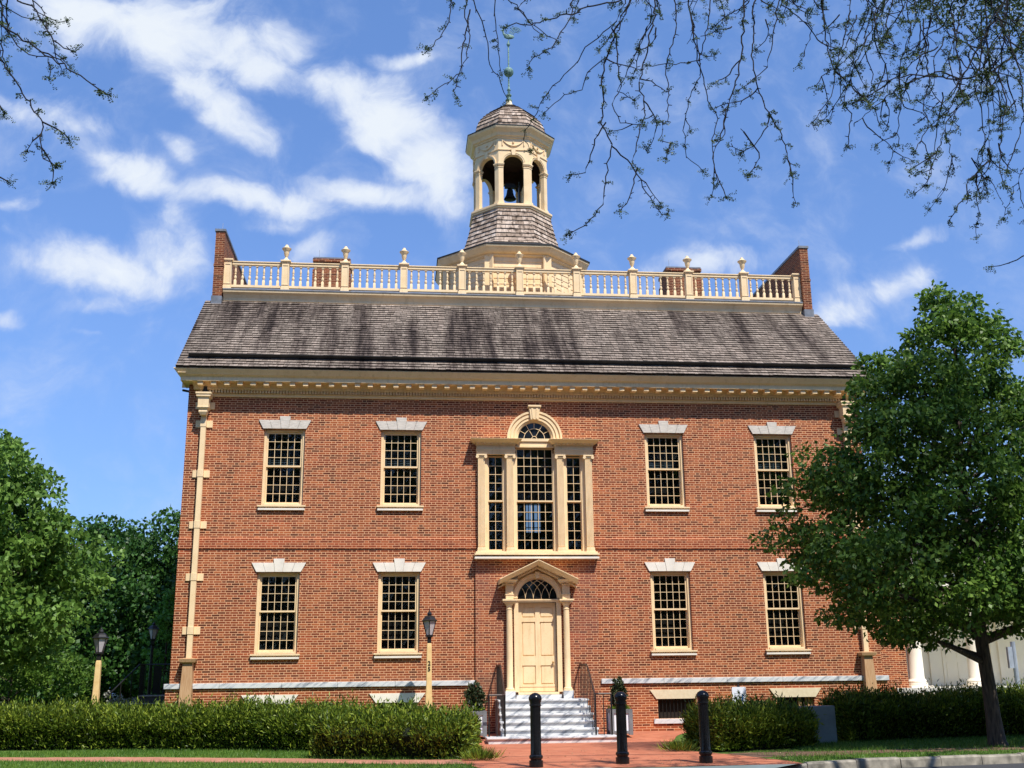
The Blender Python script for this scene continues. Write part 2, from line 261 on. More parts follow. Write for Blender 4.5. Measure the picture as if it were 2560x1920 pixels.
# ------------------------------------------------------------------ mesh helpers
class MB:
    def __init__(s): s.v = []; s.f = []
    def add(s, vs, fs):
        n = len(s.v); s.v += [tuple(p) for p in vs]; s.f += [tuple(i+n for i in f) for f in fs]; return s
    def box(s, x0, x1, y0, y1, z0, z1):
        return s.add([(x0, y0, z0), (x1, y0, z0), (x1, y1, z0), (x0, y1, z0), (x0, y0, z1), (x1, y0, z1), (x1, y1, z1), (x0, y1, z1)],
                     [(0, 3, 2, 1), (4, 5, 6, 7), (0, 1, 5, 4), (1, 2, 6, 5), (2, 3, 7, 6), (3, 0, 4, 7)])
    def prism(s, poly, y0, y1):           # polygon in x,z extruded along y
        n = len(poly); vs = [(x, y0, z) for x, z in poly]+[(x, y1, z) for x, z in poly]
        fs = [tuple(range(n)), tuple(range(2*n-1, n-1, -1))]+[((i+1) % n, i, i+n, (i+1) % n+n) for i in range(n)]
        return s.add(vs, fs)
    def prismx(s, poly, x0, x1):          # polygon in y,z extruded along x
        n = len(poly); vs = [(x0, y, z) for y, z in poly]+[(x1, y, z) for y, z in poly]
        return s.add(vs, [tuple(range(n-1, -1, -1)), tuple(range(n, 2*n))]+[(i, (i+1) % n, (i+1) % n+n, i+n) for i in range(n)])
    def loft(s, rings, caps=True, close=True):
        n = len(rings[0]); vs = [p for r in rings for p in r]; fs = []
        for k in range(len(rings)-1):
            for i in range(n if close else n-1):
                j = (i+1) % n; fs.append((k*n+i, k*n+j, (k+1)*n+j, (k+1)*n+i))
        if caps: fs += [tuple(range(n-1, -1, -1)), tuple(range((len(rings)-1)*n, len(rings)*n))]
        return s.add(vs, fs)
    def lathe(s, prof, c=(0, 0, 0), n=16):
        return s.loft([[(c[0]+r*math.cos(2*PI*i/n), c[1]+r*math.sin(2*PI*i/n), c[2]+z) for i in range(n)] for r, z in prof])
    def sq(s, prof, c=(0, 0, 0)):         # square section (half width, z)
        return s.loft([[(c[0]-r, c[1]-r, c[2]+z), (c[0]+r, c[1]-r, c[2]+z), (c[0]+r, c[1]+r, c[2]+z), (c[0]-r, c[1]+r, c[2]+z)] for r, z in prof])
    def tube(s, pts, r, n=6, caps=True):
        P = [Vector(p) for p in pts]; rs = r if isinstance(r, (list, tuple)) else [r]*len(P); rings = []
        for i, p in enumerate(P):
            d = (P[min(i+1, len(P)-1)]-P[max(i-1, 0)]); d = d.normalized() if d.length > 1e-9 else Vector((0, 0, 1))
            a = Vector((0, 0, 1)) if abs(d.z) < .9 else Vector((1, 0, 0)); u = d.cross(a).normalized(); w = d.cross(u)
            rings.append([p+(u*math.cos(2*PI*k/n)+w*math.sin(2*PI*k/n))*rs[i] for k in range(n)])
        return s.loft(rings, caps)
    def build(s, name, mat, parent=None, smooth=False, bevel=0, loc=None):
        me = bpy.data.meshes.new(name); me.from_pydata(s.v, [], s.f); me.materials.append(MATS[mat]); me.update()
        if smooth:
            me.polygons.foreach_set('use_smooth', [True]*len(me.polygons))
            try: me.set_sharp_from_angle(angle=R(40))
            except Exception: pass
        o = bpy.data.objects.new(name, me); COL.objects.link(o)
        if bevel:
            b = o.modifiers.new('bevel', 'BEVEL'); b.width = bevel; b.segments = 1; b.limit_method = 'ANGLE'
        if parent: o.parent = parent
        if loc: o.location = loc
        return o
def thing(name, label, cat, loc=(0, 0, 0), rz=0, group=None):
    o = bpy.data.objects.new(name, None); COL.objects.link(o); o.location = loc; o.rotation_euler = (0, 0, rz); o.empty_display_size = .2
    return tag(o, label, cat, group)
def tag(o, label=None, cat=None, group=None, kind=None):
    for k, v in (('label', label), ('category', cat), ('group', group), ('kind', kind)):
        if v: o[k] = v
    return o
def dup(o, parent=None, loc=None, rz=None, label=None):
    c = o.copy(); COL.objects.link(c)
    if parent: c.parent = parent
    if loc is not None: c.location = loc
    if rz is not None: c.rotation_euler = (0, 0, rz)
    if label: c['label'] = label
    for ch in list(o.children): dup(ch, c)
    return c
def quads(name, V, mat, parent=None, per=4):
    """V: (n, per, 3) array of separate polygons, as one mesh"""
    n = len(V); me = bpy.data.meshes.new(name); me.vertices.add(n*per); me.vertices.foreach_set('co', np.ascontiguousarray(V, dtype=np.float32).ravel())
    me.loops.add(n*per); me.loops.foreach_set('vertex_index', np.arange(n*per, dtype=np.int32))
    me.polygons.add(n); me.polygons.foreach_set('loop_start', np.arange(0, n*per, per, dtype=np.int32)); me.polygons.foreach_set('loop_total', np.full(n, per, dtype=np.int32))
    me.materials.append(MATS[mat]); me.update(calc_edges=True)
    o = bpy.data.objects.new(name, me); COL.objects.link(o)
    if parent: o.parent = parent
    return o
def unit(a): return a/np.maximum(np.linalg.norm(a, axis=-1, keepdims=True), 1e-9)
def leafset(C, L, Wd, droop=-.3, spread=1.0, outward=None, ow=.5, curl=.15):
    n = len(C); d = RNG.normal(size=(n, 3))*spread; d[:, 2] += droop
    if outward is not None: d += outward*ow
    a = unit(d); b = unit(np.cross(a, RNG.normal(size=(n, 3)))); nn = np.cross(a, b)
    l = (L*RNG.uniform(.65, 1.25, (n, 1))); w = (Wd*RNG.uniform(.7, 1.2, (n, 1)))
    return np.stack([C, C+a*l*.42+b*w*.5+nn*w*curl, C+a*l, C+a*l*.42-b*w*.5+nn*w*curl], 1)

# ------------------------------------------------------------------ ground
def gz(x, y): return -.10*math.exp(-((y+2.95)/1.0)**2)*(1 if abs(x) < 3 else math.exp(-(abs(x)-3)))
KX = [(-400, -11.4), (-20, -11.4), (1.2, -11.3), (2.6, -11.2), (3.4, -11.0), (3.9, -10.75), (4.6, -10.6), (6, -10.35), (8.1, -10.0), (12, -9.3), (30, -6), (400, 40)]
def lerp(tab, x):
    for (a, p), (b, q) in zip(tab, tab[1:]):
        if x <= b: return p+(q-p)*max(0, (x-a)/(b-a))
    return tab[-1][1]
def kerby(x): return lerp(KX, x)
def sheet(name, xs, ys_fn, mat, dz=0, zf=gz):
    mb = MB(); cols = [[(x, y, zf(x, y)+dz) for y in ys_fn(x)] for x in xs]
    mb.loft([c for c in cols], caps=False, close=False); o = mb.build(name, mat); tag(o, kind='structure'); return o
XS = sorted(set([-400, -200, -100, -60, -40, -30, -22]+[round(-18+.5*i, 2) for i in range(73)]+[a for a, b in KX if abs(a) < 40]+[22, 30, 50, 100, 200, 400]))
YT = [i*.5 for i in range(24)]
def gy(x):
    k = kerby(x)+.16; s = (0.6-k)/23
    return [k+s*i for i in range(24)]+[3, 8, 20, 60, 150, 500]
sheet('ground', XS, gy, 'turf')
sheet('road', XS, lambda x: [-300, -60, kerby(x)-.02], 'asphalt', -.15, lambda x, y: 0)
mb = MB(); x = -40.0; edges = []
for x0, x1, seg in ((-40, 1.2, 1.5), (1.2, 3.4, 1.1), (3.4, 14, .95), (14, 30, 2)):
    x = x0
    while x < x1-.01:
        xe = min(x+seg*random.uniform(.85, 1.15), x1); dz = random.uniform(-.008, .012); dy = random.uniform(-.012, .012)
        h = 1.0 if x0 >= 3.4 else .25
        top = lambda xx: (-.15+.165*(h if xx > 3.4 else (.12+.88*max(0, min(1, (xx-2.9)/.6)) if xx > 1 else 1)))+dz
        a, b = x+.006, xe-.006; ya, yb = kerby(a)+dy, kerby(b)+dy; za, zb = top(a), top(b)
        mb.loft([[(a, ya, -.3), (a, ya+.02, za-.03), (a, ya+.05, za), (a, ya+.2, za), (a, ya+.2, -.3)], [(b, yb, -.3), (b, yb+.02, zb-.03), (b, yb+.05, zb), (b, yb+.2, zb), (b, yb+.2, -.3)]])
        x = xe
o = mb.build('kerb', 'kerb_stone'); tag(o, kind='structure')
def strip(name, rows, mat, dz, ny=None):
    """rows of (y, x left, x right)"""
    mb = MB(); ys = []; rows = sorted(rows)
    n = 60; y0, y1 = rows[0][0], rows[-1][0]; L = [(r[0], r[1]) for r in rows]; Rr = [(r[0], r[2]) for r in rows]; rings = []
    for i in range(n+1):
        y = y0+(y1-y0)*i/n; a, b = lerp(L, y), lerp(Rr, y); rings.append([(a+(b-a)*k/12, y, gz(a+(b-a)*k/12, y)+dz) for k in range(13)])
    mb.loft(rings, False, False); o = mb.build(name, mat); tag(o, kind='structure'); return o
strip('brick_plaza', [(-11.12, -2.2, 3.3), (-10.6, -2.4, 3.3), (-9.7, -2.6, 3.0), (-8.7, -2.6, 2.7), (-7.6, -2.4, 2.2), (-6.8, -2.3, 1.95), (-4, -2.1, 2.6), (-2, -2.3, 3.3), (-.09, -2.3, 4.4)], 'paving', .008)
# worn brick path on the left, running a little askew, and the dirty one on the right
def band(name, pts, mat, dz):
    """pts: (x, y front, y back)"""
    mb = MB(); F = [(p[0], p[1]) for p in pts]; B = [(p[0], p[2]) for p in pts]; rings = []; n = 70
    for i in range(n+1):
        x = pts[0][0]+(pts[-1][0]-pts[0][0])*i/n; a = lerp(F, x)+.05*math.sin(x*2.3)+.03*math.sin(x*7.1); b = lerp(B, x)+.05*math.sin(x*1.9+1)+.03*math.sin(x*6.3)
        rings.append([(x, a+(b-a)*k/6, gz(x, a+(b-a)*k/6)+dz) for k in range(7)])
    mb.loft(rings, False, False); o = mb.build(name, mat); tag(o, kind='structure')
band('brick_path', [(-22, -2.2, -1.2), (-12.05, -6.7, -5.75), (-8.5, -7.85, -6.6), (-5.5, -8.8, -7.75), (-3.9, -9.45, -8.45), (-2.45, -9.75, -8.75)], 'paving_worn', .006)
band('dirt_path', [(2.72, -9.6, -8.4), (4, -9.5, -8.3), (6, -9.0, -8.3), (9, -8.9, -8.1), (16, -7.4, -6.7)], 'soil', .006)
def grass(name, polyf, n, xr, yr, h=.07):
    C = np.stack([RNG.uniform(*xr, n), RNG.uniform(*yr, n), np.zeros(n)], 1); C = C[[polyf(x, y) for x, y, z in C]]
    m_ = len(C); C[:, 2] = [gz(x, y) for x, y, z in C]; d = RNG.normal(size=(m_, 3))*.35; d[:, 2] = 1; d = unit(d)*h*RNG.uniform(.4, 1.3, (m_, 1))
    a = RNG.uniform(0, PI, m_); w = np.stack([np.cos(a), np.sin(a), a*0], 1)*.006
    V = np.stack([C-w, C+w, C+d], 1); return tag(quads(name, V, 'blade', per=3), kind='stuff')
def ingr(x, y):
    if y < kerby(x)+.22: return False
    if x < -2.45:
        pf = lerp([(-22, -2.2), (-12.05, -6.7), (-8.5, -7.85), (-5.5, -8.8), (-3.9, -9.45), (-2.45, -9.75)], x); pb = lerp([(-22, -1.2), (-12.05, -5.75), (-8.5, -6.6), (-5.5, -7.75), (-3.9, -8.45), (-2.45, -8.75)], x)
        if pf-.02+random.gauss(0, .04) < y < pb+random.gauss(0, .04): return False
        return y < lerp([(-14, -3.0), (-9.6, -4.0), (-4.5, -6.2), (-2.5, -7.5)], x)
    if x < 3.2: return False
    if -9.3+random.gauss(0, .3) < y < -8.2+random.gauss(0, .12): return random.random() < .12
    return x > 4.4 or y < -9.4
tag(grass('grass', ingr, 150000, (-14.5, 13), (-11.4, -4.2)), label='short green grass in strips between hedges, path and kerb', cat='grass')

n = 1500; C = np.stack([RNG.uniform(-4, 11, n), RNG.uniform(-11, -6.5, n), np.full(n, .016)], 1); C = C[[y > kerby(x)+.2 and (random.random() < (.25 if x < 3 else 1)) for x, y, z in C]]
L_ = leafset(C, .05, .03, 0, .5); L_[:, :, 2] = .014+np.abs(L_[:, :, 2]-.016)*.3; tag(quads('leaf_litter', L_, 'litter'), 'scattered dry leaves and petals on the walk and lawn', 'leaf litter', kind='stuff')

# ------------------------------------------------------------------ the brick building
H = thing('brick_building', 'two storey red brick state house with cream trim, shingle roof and bell cupola', 'building')
WX, D = 9.85, 11.9
A, B_, WW = 7.124, 3.8325, 1.1527
Z_U, Z_L, HW = 6.161, 2.141, 2.185
def wallgrid(mb, x0, x1, z0, z1, ops, y, dep):
    xs = sorted(set([x0, x1]+[v for o in ops for v in o[:2]])); zs = sorted(set([z0, z1]+[v for o in ops for v in o[2:]]))
    for a, b in zip(xs, xs[1:]):
        for c, d in zip(zs, zs[1:]):
            mx_, mz = (a+b)/2, (c+d)/2
            if any(o[0] < mx_ < o[1] and o[2] < mz < o[3] for o in ops): continue
            mb.add([(a, y, c), (b, y, c), (b, y, d), (a, y, d)], [(0, 1, 2, 3)])
    for a, b, c, d in ops:
        mb.add([(a, y, c), (b, y, c), (b, y, d), (a, y, d), (a, y+dep, c), (b, y+dep, c), (b, y+dep, d), (a, y+dep, d)], [(0, 4, 5, 1), (1, 5, 6, 2), (2, 6, 7, 3), (3, 7, 4, 0)])
wins = [(sx*cx, z) for z in (Z_U, Z_L) for sx, cx in ((-1, A), (-1, B_), (1, B_), (1, A))]
ops = [(x-WW/2, x+WW/2, z, z+HW) for x, z in wins]
ops += [(-1.38, -.57, 4.86, 7.70), (-.57, .57, 4.86, 7.88), (.57, 1.38, 4.86, 7.70)]
mb = MB(); wallgrid(mb, -WX, WX, 1.2, 9.75, ops+[(-.535, .535, 1.2, 3.50)], 0, .3)
# sides, back and gables with real thickness
zt = lambda y: 9.945+.839*(min(y, D-y)+.74)-.16
for s in (-1, 1):
    poly = [(.003, 0), (D, 0), (D, zt(D)), (D-3.05, zt(3.05)), (3.05, zt(3.05)), (.35, zt(.35)-.02), (.35, 9.6), (.003, 9.6)]
    mb.prismx(poly, min(s*WX, s*(WX-.35)), max(s*WX, s*(WX-.35)))
wallgrid(mb, -WX+.36, WX-.36, 0, 10.3, [(1.08, 1.68, 6.85, 8.0)], D-.3, .3)
mb.build('wall', 'brick', H)
# dark backing inside so that no window looks through the shell
mb = MB(); wallgrid(mb, -WX+.4, WX-.4, .1, 10, [(-.52, .52, 4.9, 6.4)], .7, .3); mb.build('inner_partition', 'shadow_inside', H)
mb = MB().box(1.36, 1.42, D-.2, D-.15, 6.85, 8.0)
for k in range(4): mb.box(1.08, 1.68, D-.2, D-.15, 7.05+.3*k-.015, 7.05+.3*k+.015)
for x in (1.2, 1.56): mb.box(x-.012, x+.012, D-.2, D-.15, 6.85, 8.0)
mb.build('rear_window', 'cream', H)
# centre bay stands proud up to the big window's sill
mb = MB(); wallgrid(mb, -1.72, 1.72, -.12, 4.71, [(-.535, .535, 0.9, 3.50)], -.07, .07)
mb.add([(-1.72, 0, .02), (-1.72, -.07, .02), (-1.72, -.07, 4.71), (-1.72, 0, 4.71)], [(0, 1, 2, 3)]); mb.add([(1.72, -.07, .02), (1.72, 0, .02), (1.72, 0, 4.71), (1.72, -.07, 4.71)], [(0, 1, 2, 3)])
mb.add([(-1.72, -.07, 4.71), (1.72, -.07, 4.71), (1.72, 0, 4.71), (-1.72, 0, 4.71)], [(0, 1, 2, 3)])
mb.build('centre_bay', 'brick_bay', H)
# belt course
mb = MB()
for a, b in ((-WX-.01, -1.70), (1.70, WX+.01)): mb.prismx([(0, 4.955), (-.03, 4.965), (-.03, 5.24), (0, 5.26)], a, b)
mb.build('belt_course', 'brick', H)
# plinth with cellar windows, and the marble water table
cz0, cz1 = .32, .84
for a, b, cx in ((-9.93, -1.72, (-A-.08, -B_)), (1.72, 9.93, (B_, A+.1))):
    mb = MB(); wallgrid(mb, a, b, -.2, 1.26, [(c-.53, c+.53, cz0, cz1) for c in cx], -.07, .35)
    s = -1 if a < 0 else 1
    mb.add([(s*9.93, -.07, -.2), (s*9.93, D, -.2), (s*9.93, D, 1.26), (s*9.93, -.07, 1.26)], [(0, 1, 2, 3)]); mb.build('plinth', 'brick_common', H)
for a, b in ((-9.97, -1.74), (1.74, 9.97)):
    x = a; mb = MB(); s = -1 if a < 0 else 1
    while x < b-.01:
        e = min(b, x+random.uniform(1.3, 1.9)); e = b if b-e < .5 else e
        mb.box(x+.003, e-.003, -.13, .02, 1.262, 1.395); x = e
    mb.box(min(s*9.97, s*9.8), max(s*9.97, s*9.8), .03, D, 1.262, 1.395); mb.build('water_table', 'marble', H, bevel=.008)

# ---- sash windows
def win_frame():
    mb = MB(); w = WW/2-.004
    mb.box(-w, -w+.07, .085, .26, 0, HW-.004); mb.box(w-.07, w, .085, .26, 0, HW-.004); mb.box(-w+.07, w-.07, .085, .26, HW-.07, HW-.004); mb.box(-w+.07, w-.07, .04, .26, .003, .06)
    mb.box(-w+.07, -w+.085, .11, .26, .06, HW-.07); mb.box(w-.085, w-.07, .11, .26, .06, HW-.07)
    return mb
def sash(w, z0, z1, nx, nz, y, t=.05, stile=.03, rail=.045, mun=.0125):
    mb = MB(); mb.box(-w, -w+stile, y, y+t, z0, z1); mb.box(w-stile, w, y, y+t, z0, z1); mb.box(-w+stile, w-stile, y, y+t, z0, z0+rail); mb.box(-w+stile, w-stile, y, y+t, z1-rail, z1)
    ix, iz = w-stile, (z0+rail, z1-rail)
    for i in range(1, nx):
        x = -ix+2*ix*i/nx; mb.box(x-mun/2, x+mun/2, y+.004, y+t-.01, iz[0], iz[1])
    for k in range(1, nz):
        z = iz[0]+(iz[1]-iz[0])*k/nz; mb.box(-ix, ix, y+.007, y+t-.013, z-mun/2, z+mun/2)
    return mb, ix, iz
def panes(ix, iz, nx, nz, y):
    mb = MB()
    for i in range(nx):
        for k in range(nz):
            a, b = -ix+2*ix*i/nx, -ix+2*ix*(i+1)/nx; c, d = iz[0]+(iz[1]-iz[0])*k/nz, iz[0]+(iz[1]-iz[0])*(k+1)/nz
            e = [random.uniform(-.003, .003) for _ in range(4)]
            mb.add([(a, y+e[0], c), (b, y+e[1], c), (b, y+e[2], d), (a, y+e[3], d)], [(0, 1, 2, 3)])
    return mb
def voussoirs(z0, z1, zk, wb, wt, y0=-.035, n=2):
    mb = MB(); g = .006
    xs_b = [-wb+(wb-.10)*i/n for i in range(n+1)]; xs_t = [-wt+(wt-.135)*i/n for i in range(n+1)]
    for s in (1, -1):
        for i in range(n):
            p = [(s*(xs_b[i]+g/2), z0), (s*(xs_b[i+1]-g/2), z0), (s*(xs_t[i+1]-g/2), z1), (s*(xs_t[i]+g/2), z1)]
            if s < 0: p = p[::-1]
            mb.prism(p, y0, .01)
    mb.prism([(-.10, z0-.001), (.10, z0-.001), (.135, z1), (.145, z1), (.145, z1), (.15, zk), (-.15, zk), (-.135, z1)], y0-.012, .01)
    return mb
def make_window(mat_l, blind=True):
    w = win_frame().build('window', 'cream', H, bevel=.004)
    zm = 1.10; ww = WW/2-.092
    s1, ix, iz = sash(ww, zm+.01, HW-.075, 5, 4, .13); s1.build('sash', 'cream', w)
    panes(ix, iz, 5, 4, .165).build('pane', 'pane_room', w)
    s2, ix, iz = sash(ww, .065, zm+.05, 5, 4, .185, rail=.05); s2.build('sash', 'cream', w)
    panes(ix, iz, 5, 4, .22).build('pane', 'pane_room', w)
    voussoirs(HW+.0, HW+.33-.08, HW+.40-.04, .605, .74).build('lintel', mat_l, w, bevel=.004)
    mb = MB(); mb.box(-.66, .66, -.09, .1, -.045, -.001); mb.box(-.62, .62, -.02, -.001, -.085, -.046); q_ = mb.build('sill', 'cream', w, bevel=.003); MB().box(-.64, .64, -.078, -.001, -.135, -.085).build('sill_course', 'stone_white', q_)
    mb = MB()
    for k in range(11):
        if k == 5: continue
        z = 1.18+.052*k; mb.add([(-.5, .42, z), (.5, .42, z), (.5, .445, z+.022), (-.5, .445, z+.022)], [(0, 1, 2, 3)])
    mb.box(-.44, -.41, .41, .44, 1.15, 1.76).box(.10, .13, .41, .44, 1.15, 1.76)
    if blind: mb.build('blind', 'blind', w)
    return w
wg = make_window('stone_grey'); ww_ = make_window('stone_white', False)
first = {}
for x, z in wins:
    src = wg if z == Z_U else ww_
    o = src if not first.get(z) else dup(src, H)
    first[z] = 1; o.location = (x, 0, z)
# ---- cellar windows
for i, (cx, bars) in enumerate(((-A-.08, 0), (-B_, 0), (B_, 1), (A+.1, 1))):
    m_ = 'stone_white' if cx < 0 else 'stone_buff'
    w = MB().box(-.525, .525, .12, .16, cz0, cz1).build('cellar_window', 'shadow_inside', H, loc=(cx, 0, 0))
    MB().prism([(-.57, .845), (.57, .845), (.75, 1.085), (-.75, 1.085)], -.10, .0).build('lintel', m_, w)
    mb = MB().box(-.66, .66, -.115, .12, .19, .315); mb.build('sill', 'marble', w, bevel=.005)
    if bars:
        mb = MB()
        for k in range(10): mb.box(-.5+k*.105, -.482+k*.105, -.02, 0, cz0, cz1)
        mb.build('bars', 'iron', w)
        if cx > 5: MB().box(.1, .17, -.01, .06, cz0, cz1).box(.3, .52, .02, .08, cz0, cz1).build('shutter', 'bronze_box', w)

# ---- main cornice (profile, mitred and returned)
CB = 9.52
def ushape(prof, xb, yback, y0=0):
    rings = []
    for p, z in prof: rings.append([(-(xb+p), yback, z), (-(xb+p), y0-p, z), (xb+p, y0-p, z), (xb+p, yback, z)])
    return rings
mb = MB()
mb.loft(ushape([(0, 9.25), (.05, 9.25), (.065, 9.27), (.065, 9.32), (.09, 9.325), (.09, 9.335), (.05, 9.336), (.05, 9.43), (.17, 9.435), (.175, 9.45), (.175, 9.52), (.19, 9.53), (.21, 9.615)], CB, .03), False, False)
mb.loft(ushape([(.21, 9.615), (.47, 9.615), (.47, 9.60), (.485, 9.60), (.485, 9.71), (.495, 9.715), (.51, 9.73), (.56, 9.765), (.58, 9.80), (.62, 9.85), (.65, 9.89), (.66, 9.90), (.66, 9.93), (.30, 9.935)], CB, .45), False, False)
mb.box(-CB-.62, -WX-.002, .449, .45, 9.62, 9.93); mb.box(WX+.002, CB+.62, .449, .45, 9.62, 9.93)
n = int(2*CB/.082); 
for i in range(n):
    x = -CB+.04+i*.082
    if abs(abs(x)-9.37) < .09: continue
    mb.box(x-.024, x+.024, -.155, -.045, 9.345, 9.434)
cor = mb.build('cornice', 'cream', H)
mo = MB().box(-.072, .072, -.44, -.18, 9.50, 9.614).build('modillion', 'cream', cor)
nm = 53
for i in range(nm):
    x = -9.47+i*(18.94/(nm-1)); o = mo if i == 0 else dup(mo, cor); o.location = (x, 0, 0)

# ---- roof of split shingles, in real overlapping courses
sl_ = .854; ang = math.atan(sl_); yE, zE, yT = -.68, 9.945, 3.08
nrow = 29; sl_ = (13.15-zE)/(yT-yE); ang = math.atan(sl_); Lr = (yT-yE)/math.cos(ang); stp = Lr/nrow; ca, sa = math.cos(ang), math.sin(ang); XV = 10.13
mb = MB()
def onroof(x, s, t): return (x, yE+s*ca-t*sa, zE+s*sa+t*ca)
for r in range(nrow):
    x = -XV; s0 = r*stp
    while x < XV:
        w = random.uniform(.11, .26); e = min(XV, x+w); ds = random.uniform(-.012, .012); t = .046+random.uniform(-.004, .008); g = .004
        a, b = x+g, e-g
        mb.add([onroof(a, s0+ds, t), onroof(b, s0+ds, t), onroof(b, s0+stp*1.5, .006), onroof(a, s0+stp*1.5, .006), onroof(a, s0+ds, -.012), onroof(b, s0+ds, -.012)], [(0, 1, 2, 3), (4, 5, 1, 0)])
        x = e
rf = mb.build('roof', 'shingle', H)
mb = MB(); th = .10
pr_ = [(yE, zE-.02), (yT, zE-.02+(yT-yE)*sl_), (D-yT, zE-.02+(yT-yE)*sl_), (D-yE, zE-.02), (D-yE, zE-.12), (D-yT, zE-.14+(yT-yE)*sl_), (yT, zE-.14+(yT-yE)*sl_), (yE+.1, zE-.06)]
mb.prismx(pr_, -XV+.01, XV-.01); mb.build('roof_deck_board', 'shadow_inside', rf)
mb = MB()
for s in (-1, 1):
    a, b = sorted((s*(XV-.06), s*(WX+.002)))
    mb.prismx([(yE+.05, zE-.15), (yT, zE-.17+(yT-yE)*sl_), (yT, zE-.32+(yT-yE)*sl_), (.45, zE-.05)], a, b)
mb.build('verge_board', 'cream', rf)
# raised eaves gutter
mb = MB(); s0 = .56
P = lambda s, t: (yE+s*ca-t*sa, zE+s*sa+t*ca)
mb.prismx([P(s0, .02), P(s0-.03, .17), P(s0+.0, .17), P(s0+.2, .03)], -9.86, 9.86)
gt = mb.build('eaves_gutter', 'gutter_black', H)
mb = MB().prismx([P(s0-.04, .172), P(s0-.04, .19), P(s0+.24, .05), P(s0+.24, .032)], -9.87, 9.87); mb.build('gutter_lip', 'gutter_lip', gt)

# ---- deck cornice + deck
DX = 9.58
mb = MB(); prof = [(0, 13.05), (.02, 13.05), (.02, 13.20), (.06, 13.21), (.06, 13.24), (.07, 13.30), (.13, 13.40), (.21, 13.46), (.22, 13.50), (.22, 13.53)]
mb.loft([[(-DX, 3.16-p, z), (DX, 3.16-p, z), (DX, D-3.16+p, z), (-DX, D-3.16+p, z)] for p, z in prof], False, True)
mb.build('deck_cornice', 'cream', H)
mb = MB(); mb.loft([[(-DX, 3.16-p, z), (DX, 3.16-p, z), (DX, D-3.16+p, z), (-DX, D-3.16+p, z)] for p, z in ((.24, 13.531), (.24, 13.56), (.1, 13.62))]); mb.build('deck', 'lead', H)

# ---- balustrade
by = 3.22; bz = 13.60
bal = MB(); 
px = [i*1.915 for i in range(-5, 6)]; px[0], px[-1] = -9.50, 9.50
for a, b in zip(px, px[1:]):
    bal.box(a+.13, b-.13, by-.05, by+.05, bz+.10, bz+.18); bal.box(a+.13, b-.13, by-.06, by+.06, bz+.865, bz+.95); bal.box(a+.13, b-.13, by-.085, by+.085, bz+.95, bz+.985)
balu = bal.build('balustrade', 'cream', H, bevel=.004)
mb = MB(); mb.sq([(.04, 0), (.04, .16), (.022, .19)]).lathe([(.022, .19), (.042, .24), (.045, .28), (.02, .34), (.02, .355), (.036, .37), (.036, .385), (.022, .40), (.03, .44), (.038, .47), (.028, .53), (.018, .59), (.018, .61), (.03, .62), (.03, .635)], n=10).sq([(.04, .636), (.04, .69)])
bl = mb.build('baluster', 'cream', balu, smooth=True)
mb = MB(); w = .135
mb.box(-w, w, -w, w, 0, .10).box(-w+.02, w-.02, -w+.02, w-.02, .10, .93).box(-w-.03, w+.03, -w-.03, w+.03, .97, 1.02).box(-w, w, -w, w, .93, .97)
for (a, b, c, d) in ((-w+.02, -w+.055, .16, .88), (w-.055, w-.02, .16, .88), (-w+.055, w-.055, .83, .88), (-w+.055, w-.055, .16, .20)): mb.box(a, b, -w+.004, -w+.0205, c, d)
bp = mb.build('baluster_post', 'cream', balu, bevel=.004)
mb = MB().lathe([(.15, 0), (.13, .02), (.05, .10), (.035, .14), (.05, .16), (.05, .175), (.07, .21), (.085, .30), (.095, .36), (.15, .42), (.155, .445), (.10, .48), (.07, .51), (.055, .53), (.05, .56), (.02, .585)], n=16)
ur = mb.build('urn', 'cream', balu, smooth=True)
fb = fp = fu = 0
for i, x in enumerate(px):
    z0 = bz+.02
    o = bp if not fp else dup(bp, balu); fp = 1; o.location = (x, by, z0)
    if 0 < i < 10:
        o = ur if not fu else dup(ur, balu); fu = 1; o.location = (x, by, z0+1.02)
    if i < 10:
        a, b = x+.13, px[i+1]-.13
        for k in range(7):
            o = bl if not fb else dup(bl, balu); fb = 1; o.location = (a+(b-a)*(k+.5)/7, by, bz+.18)

# ---- gable parapets and chimney stacks
for s in (-1, 1):
    a, b = sorted((s*9.62, s*9.91))
    mb = MB().box(a, b, 2.95, D-2.95, 13.3, 14.32).box(a-.015, b+.015, 2.935, D-2.935, 14.32, 14.40).box(a, b, 2.95, D-2.95, 14.40, 15.52); c = mb.build('gable_parapet', 'brick_stack', H)
    MB().box(a-.03, b+.03, 2.92, D-2.92, 15.52, 15.60).build('coping', 'lead', c); MB().box(a-.02, b+.02, 2.90, 3.6, 12.85, 13.3).build('flashing', 'lead', c)
    MB().tube([((a+b)/2, 3.3, 15.6), ((a+b)/2, 3.3, 15.95)], .008, 5).build('lightning_rod', 'pole_grey', c)
    a, b = sorted((s*5.72, s*7.05))
    mb = MB().box(a, b, 6.0, 7.2, 13.6, 15.45).box(a+.04, b-.04, 6.04, 7.16, 15.45, 15.75).box(a, b, 6, 7.2, 15.75, 15.86); c = mb.build('chimney', 'brick_stack', H)
    MB().box(a+.02, b-.02, 6.02, 7.18, 15.86, 15.92).build('chimney_cap', 'lead', c)
    MB().tube([(a+.2, 6.3, 15.9), (a+.2, 6.3, 16.3)], .008, 5).build('lightning_rod', 'pole_grey', c)

